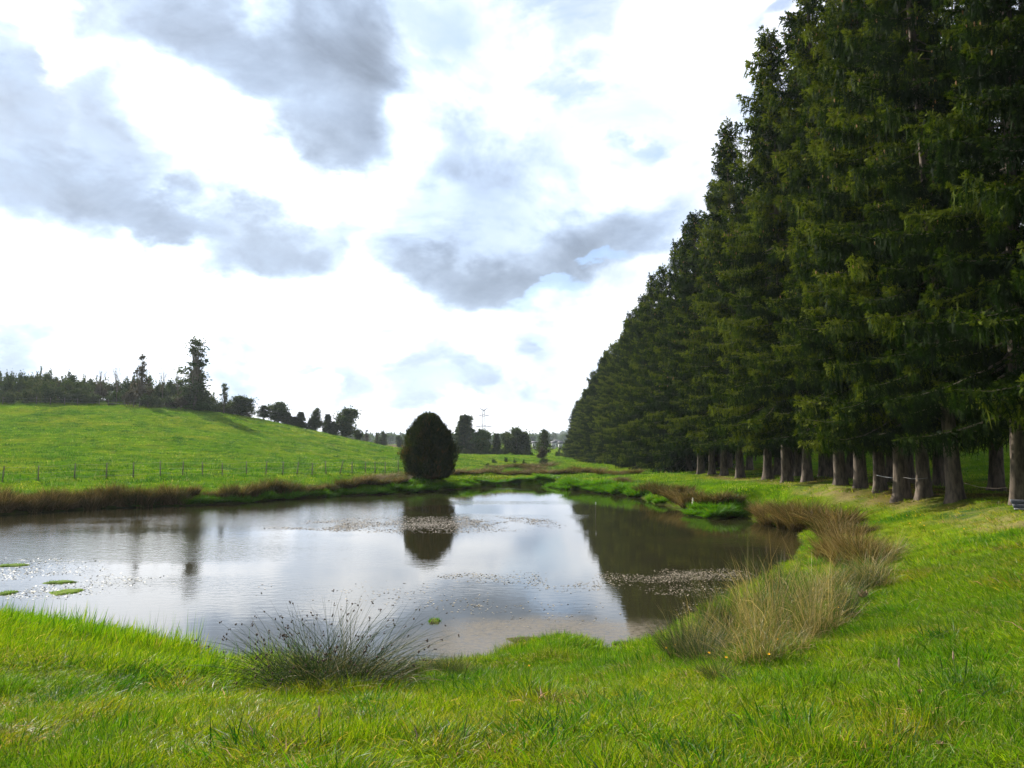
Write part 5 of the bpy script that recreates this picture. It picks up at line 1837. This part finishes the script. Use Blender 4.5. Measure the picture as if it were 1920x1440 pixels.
dry_head(1619, 1130, 0.16, 'withered pale brown leaf rosette where the bleached grass meets the lawn')
dry_head(1724, 1308, 0.05, 'small orange-brown fallen leaf lying on the right lawn')
dry_head(1762, 1405, 0.045, 'tan fallen leaf near the bottom right of the lawn')
dry_head(1273, 1242, 0.07, 'pale fallen leaf at the foot of the green fanning rush')
dry_head(622, 1348, 0.04, 'pinkish fallen leaf in the grass below the big rush')
dry_head(246, 1330, 0.035, 'tiny pale fallen leaf in the left foreground grass')


def plantain(px, py, label):
    p = hit(px, py, 3)
    t = thing('seed_stalk', label, 'seed stalk', (p.x, p.y, p.z))
    g = Geo(); g.tube([[0, 0, -.02], [0.01, 0, .1], [0.0, 0, .22]], .0018, 5)
    obj('stem', g.mesh('stem'), STRAW, t)
    g = Geo(); g.tube([[0, 0, .2], [0, 0, .215], [0, 0, .245], [0, 0, .265]], [.003, .007, .006, .001], 7)
    obj('seed_head', g.mesh('seed_head'), DRY, t)


plantain(597, 1420, 'brown seed stalk standing in the grass below the big rush')
plantain(1790, 1295, 'pale grass stalk standing on the right lawn')
plantain(1688, 1310, 'thin bleached stalk beside the orange-brown leaf on the lawn')

# tape and wires strung along the trunks, board at the right edge
Yf = [14 * 1470 / (p - 960) for p in front_px]


def line_between(name, label, cat, a, b, r, mat, sag=0.04):
    a, b = np.array(a), np.array(b)
    g = Geo(); g.tube([a, (a * 2 + b) / 3 - [0, 0, sag], (a + 2 * b) / 3 - [0, 0, sag], b], r, 5)
    obj(name, g.mesh(name), mat, label=label, cat=cat)


def trunk_pt(px, py, x=13.7):
    return (x, x * 1470 / (px - 960), at(px, py, x * 1470 / (px - 960)).z)


line_between('fence_tape', 'white electric fence tape strung between two front-row trunks', 'fence tape', trunk_pt(1640, 891), trunk_pt(1684, 895), 0.008, WHITE)
line_between('fence_wire', 'thin pale wire continuing right from the taped trunk', 'wire', trunk_pt(1690, 895), trunk_pt(1735, 896), 0.005, WIRE)
line_between('fence_wire', 'thin dark wire between the trunks near the right edge', 'wire', trunk_pt(1800, 905), trunk_pt(1895, 912), 0.006, BARK, 0.1)


def board():
    p = hit(1912, 958, 8)
    t = thing('leaning_board', 'dark grey board leaning against the thick trunk at the right edge', 'board', (p.x + 0.35, p.y, p.z))
    t.rotation_euler = (R(-28), R(3), R(12))
    m = rough_mat('grey_board', (0.05, 0.055, 0.065), (0.09, 0.095, 0.105), 10, 0.6, 0.3)
    for k in range(2):
        g = Geo(); g.box((0.0, k * 0.012, 0.10 + k * 0.13), (0.55, 0.012, 0.060))
        obj('plank', g.mesh('plank'), m, t)
    g = Geo(); g.box((0, -0.018, 0.02), (0.57, 0.015, 0.018))
    obj('edge_strip', g.mesh('edge_strip'), WIRE, t)


board()
for q, (px, py) in enumerate(((1300, 880), (1366, 885), (1414, 884), (1555, 892))):
    p = at(px, py, 46 if px < 1500 else 38)
    x, y = 20.0, 20.0 * 1470 / (px - 960)
    t = thing('field_post', f'dark post in the field behind the trunks, {ordw(q)} from the left', 'post', (x, y, gz(x, y) - 0.2), 'fence posts behind the spruces')
    g = Geo(); g.tube([[0, 0, 0], [0.02, 0, 0.8], [0.03, 0, 1.35]], [0.06, 0.055, 0.05], 7)
    obj('post', g.mesh('post'), WOODP, t)


# ------------------------------------------------------------------ air
def haze():
    g = Geo()
    g.box((0, 900, 12.0), (2100, 1200, 36.0))
    m, n = M('air')
    pv = n.n('ShaderNodeVolumePrincipled')
    pv.inputs['Color'].default_value = (0.80, 0.90, 1.0, 1)
    pv.inputs['Density'].default_value = 0.00014
    pv.inputs['Anisotropy'].default_value = 0.3
    out = n.n('ShaderNodeOutputMaterial')
    n.t.links.new(pv.outputs[0], out.inputs['Volume'])
    obj('haze', g.mesh('haze'), m, kind='stuff', label='thin pale haze softening the far trees and hills')


haze()
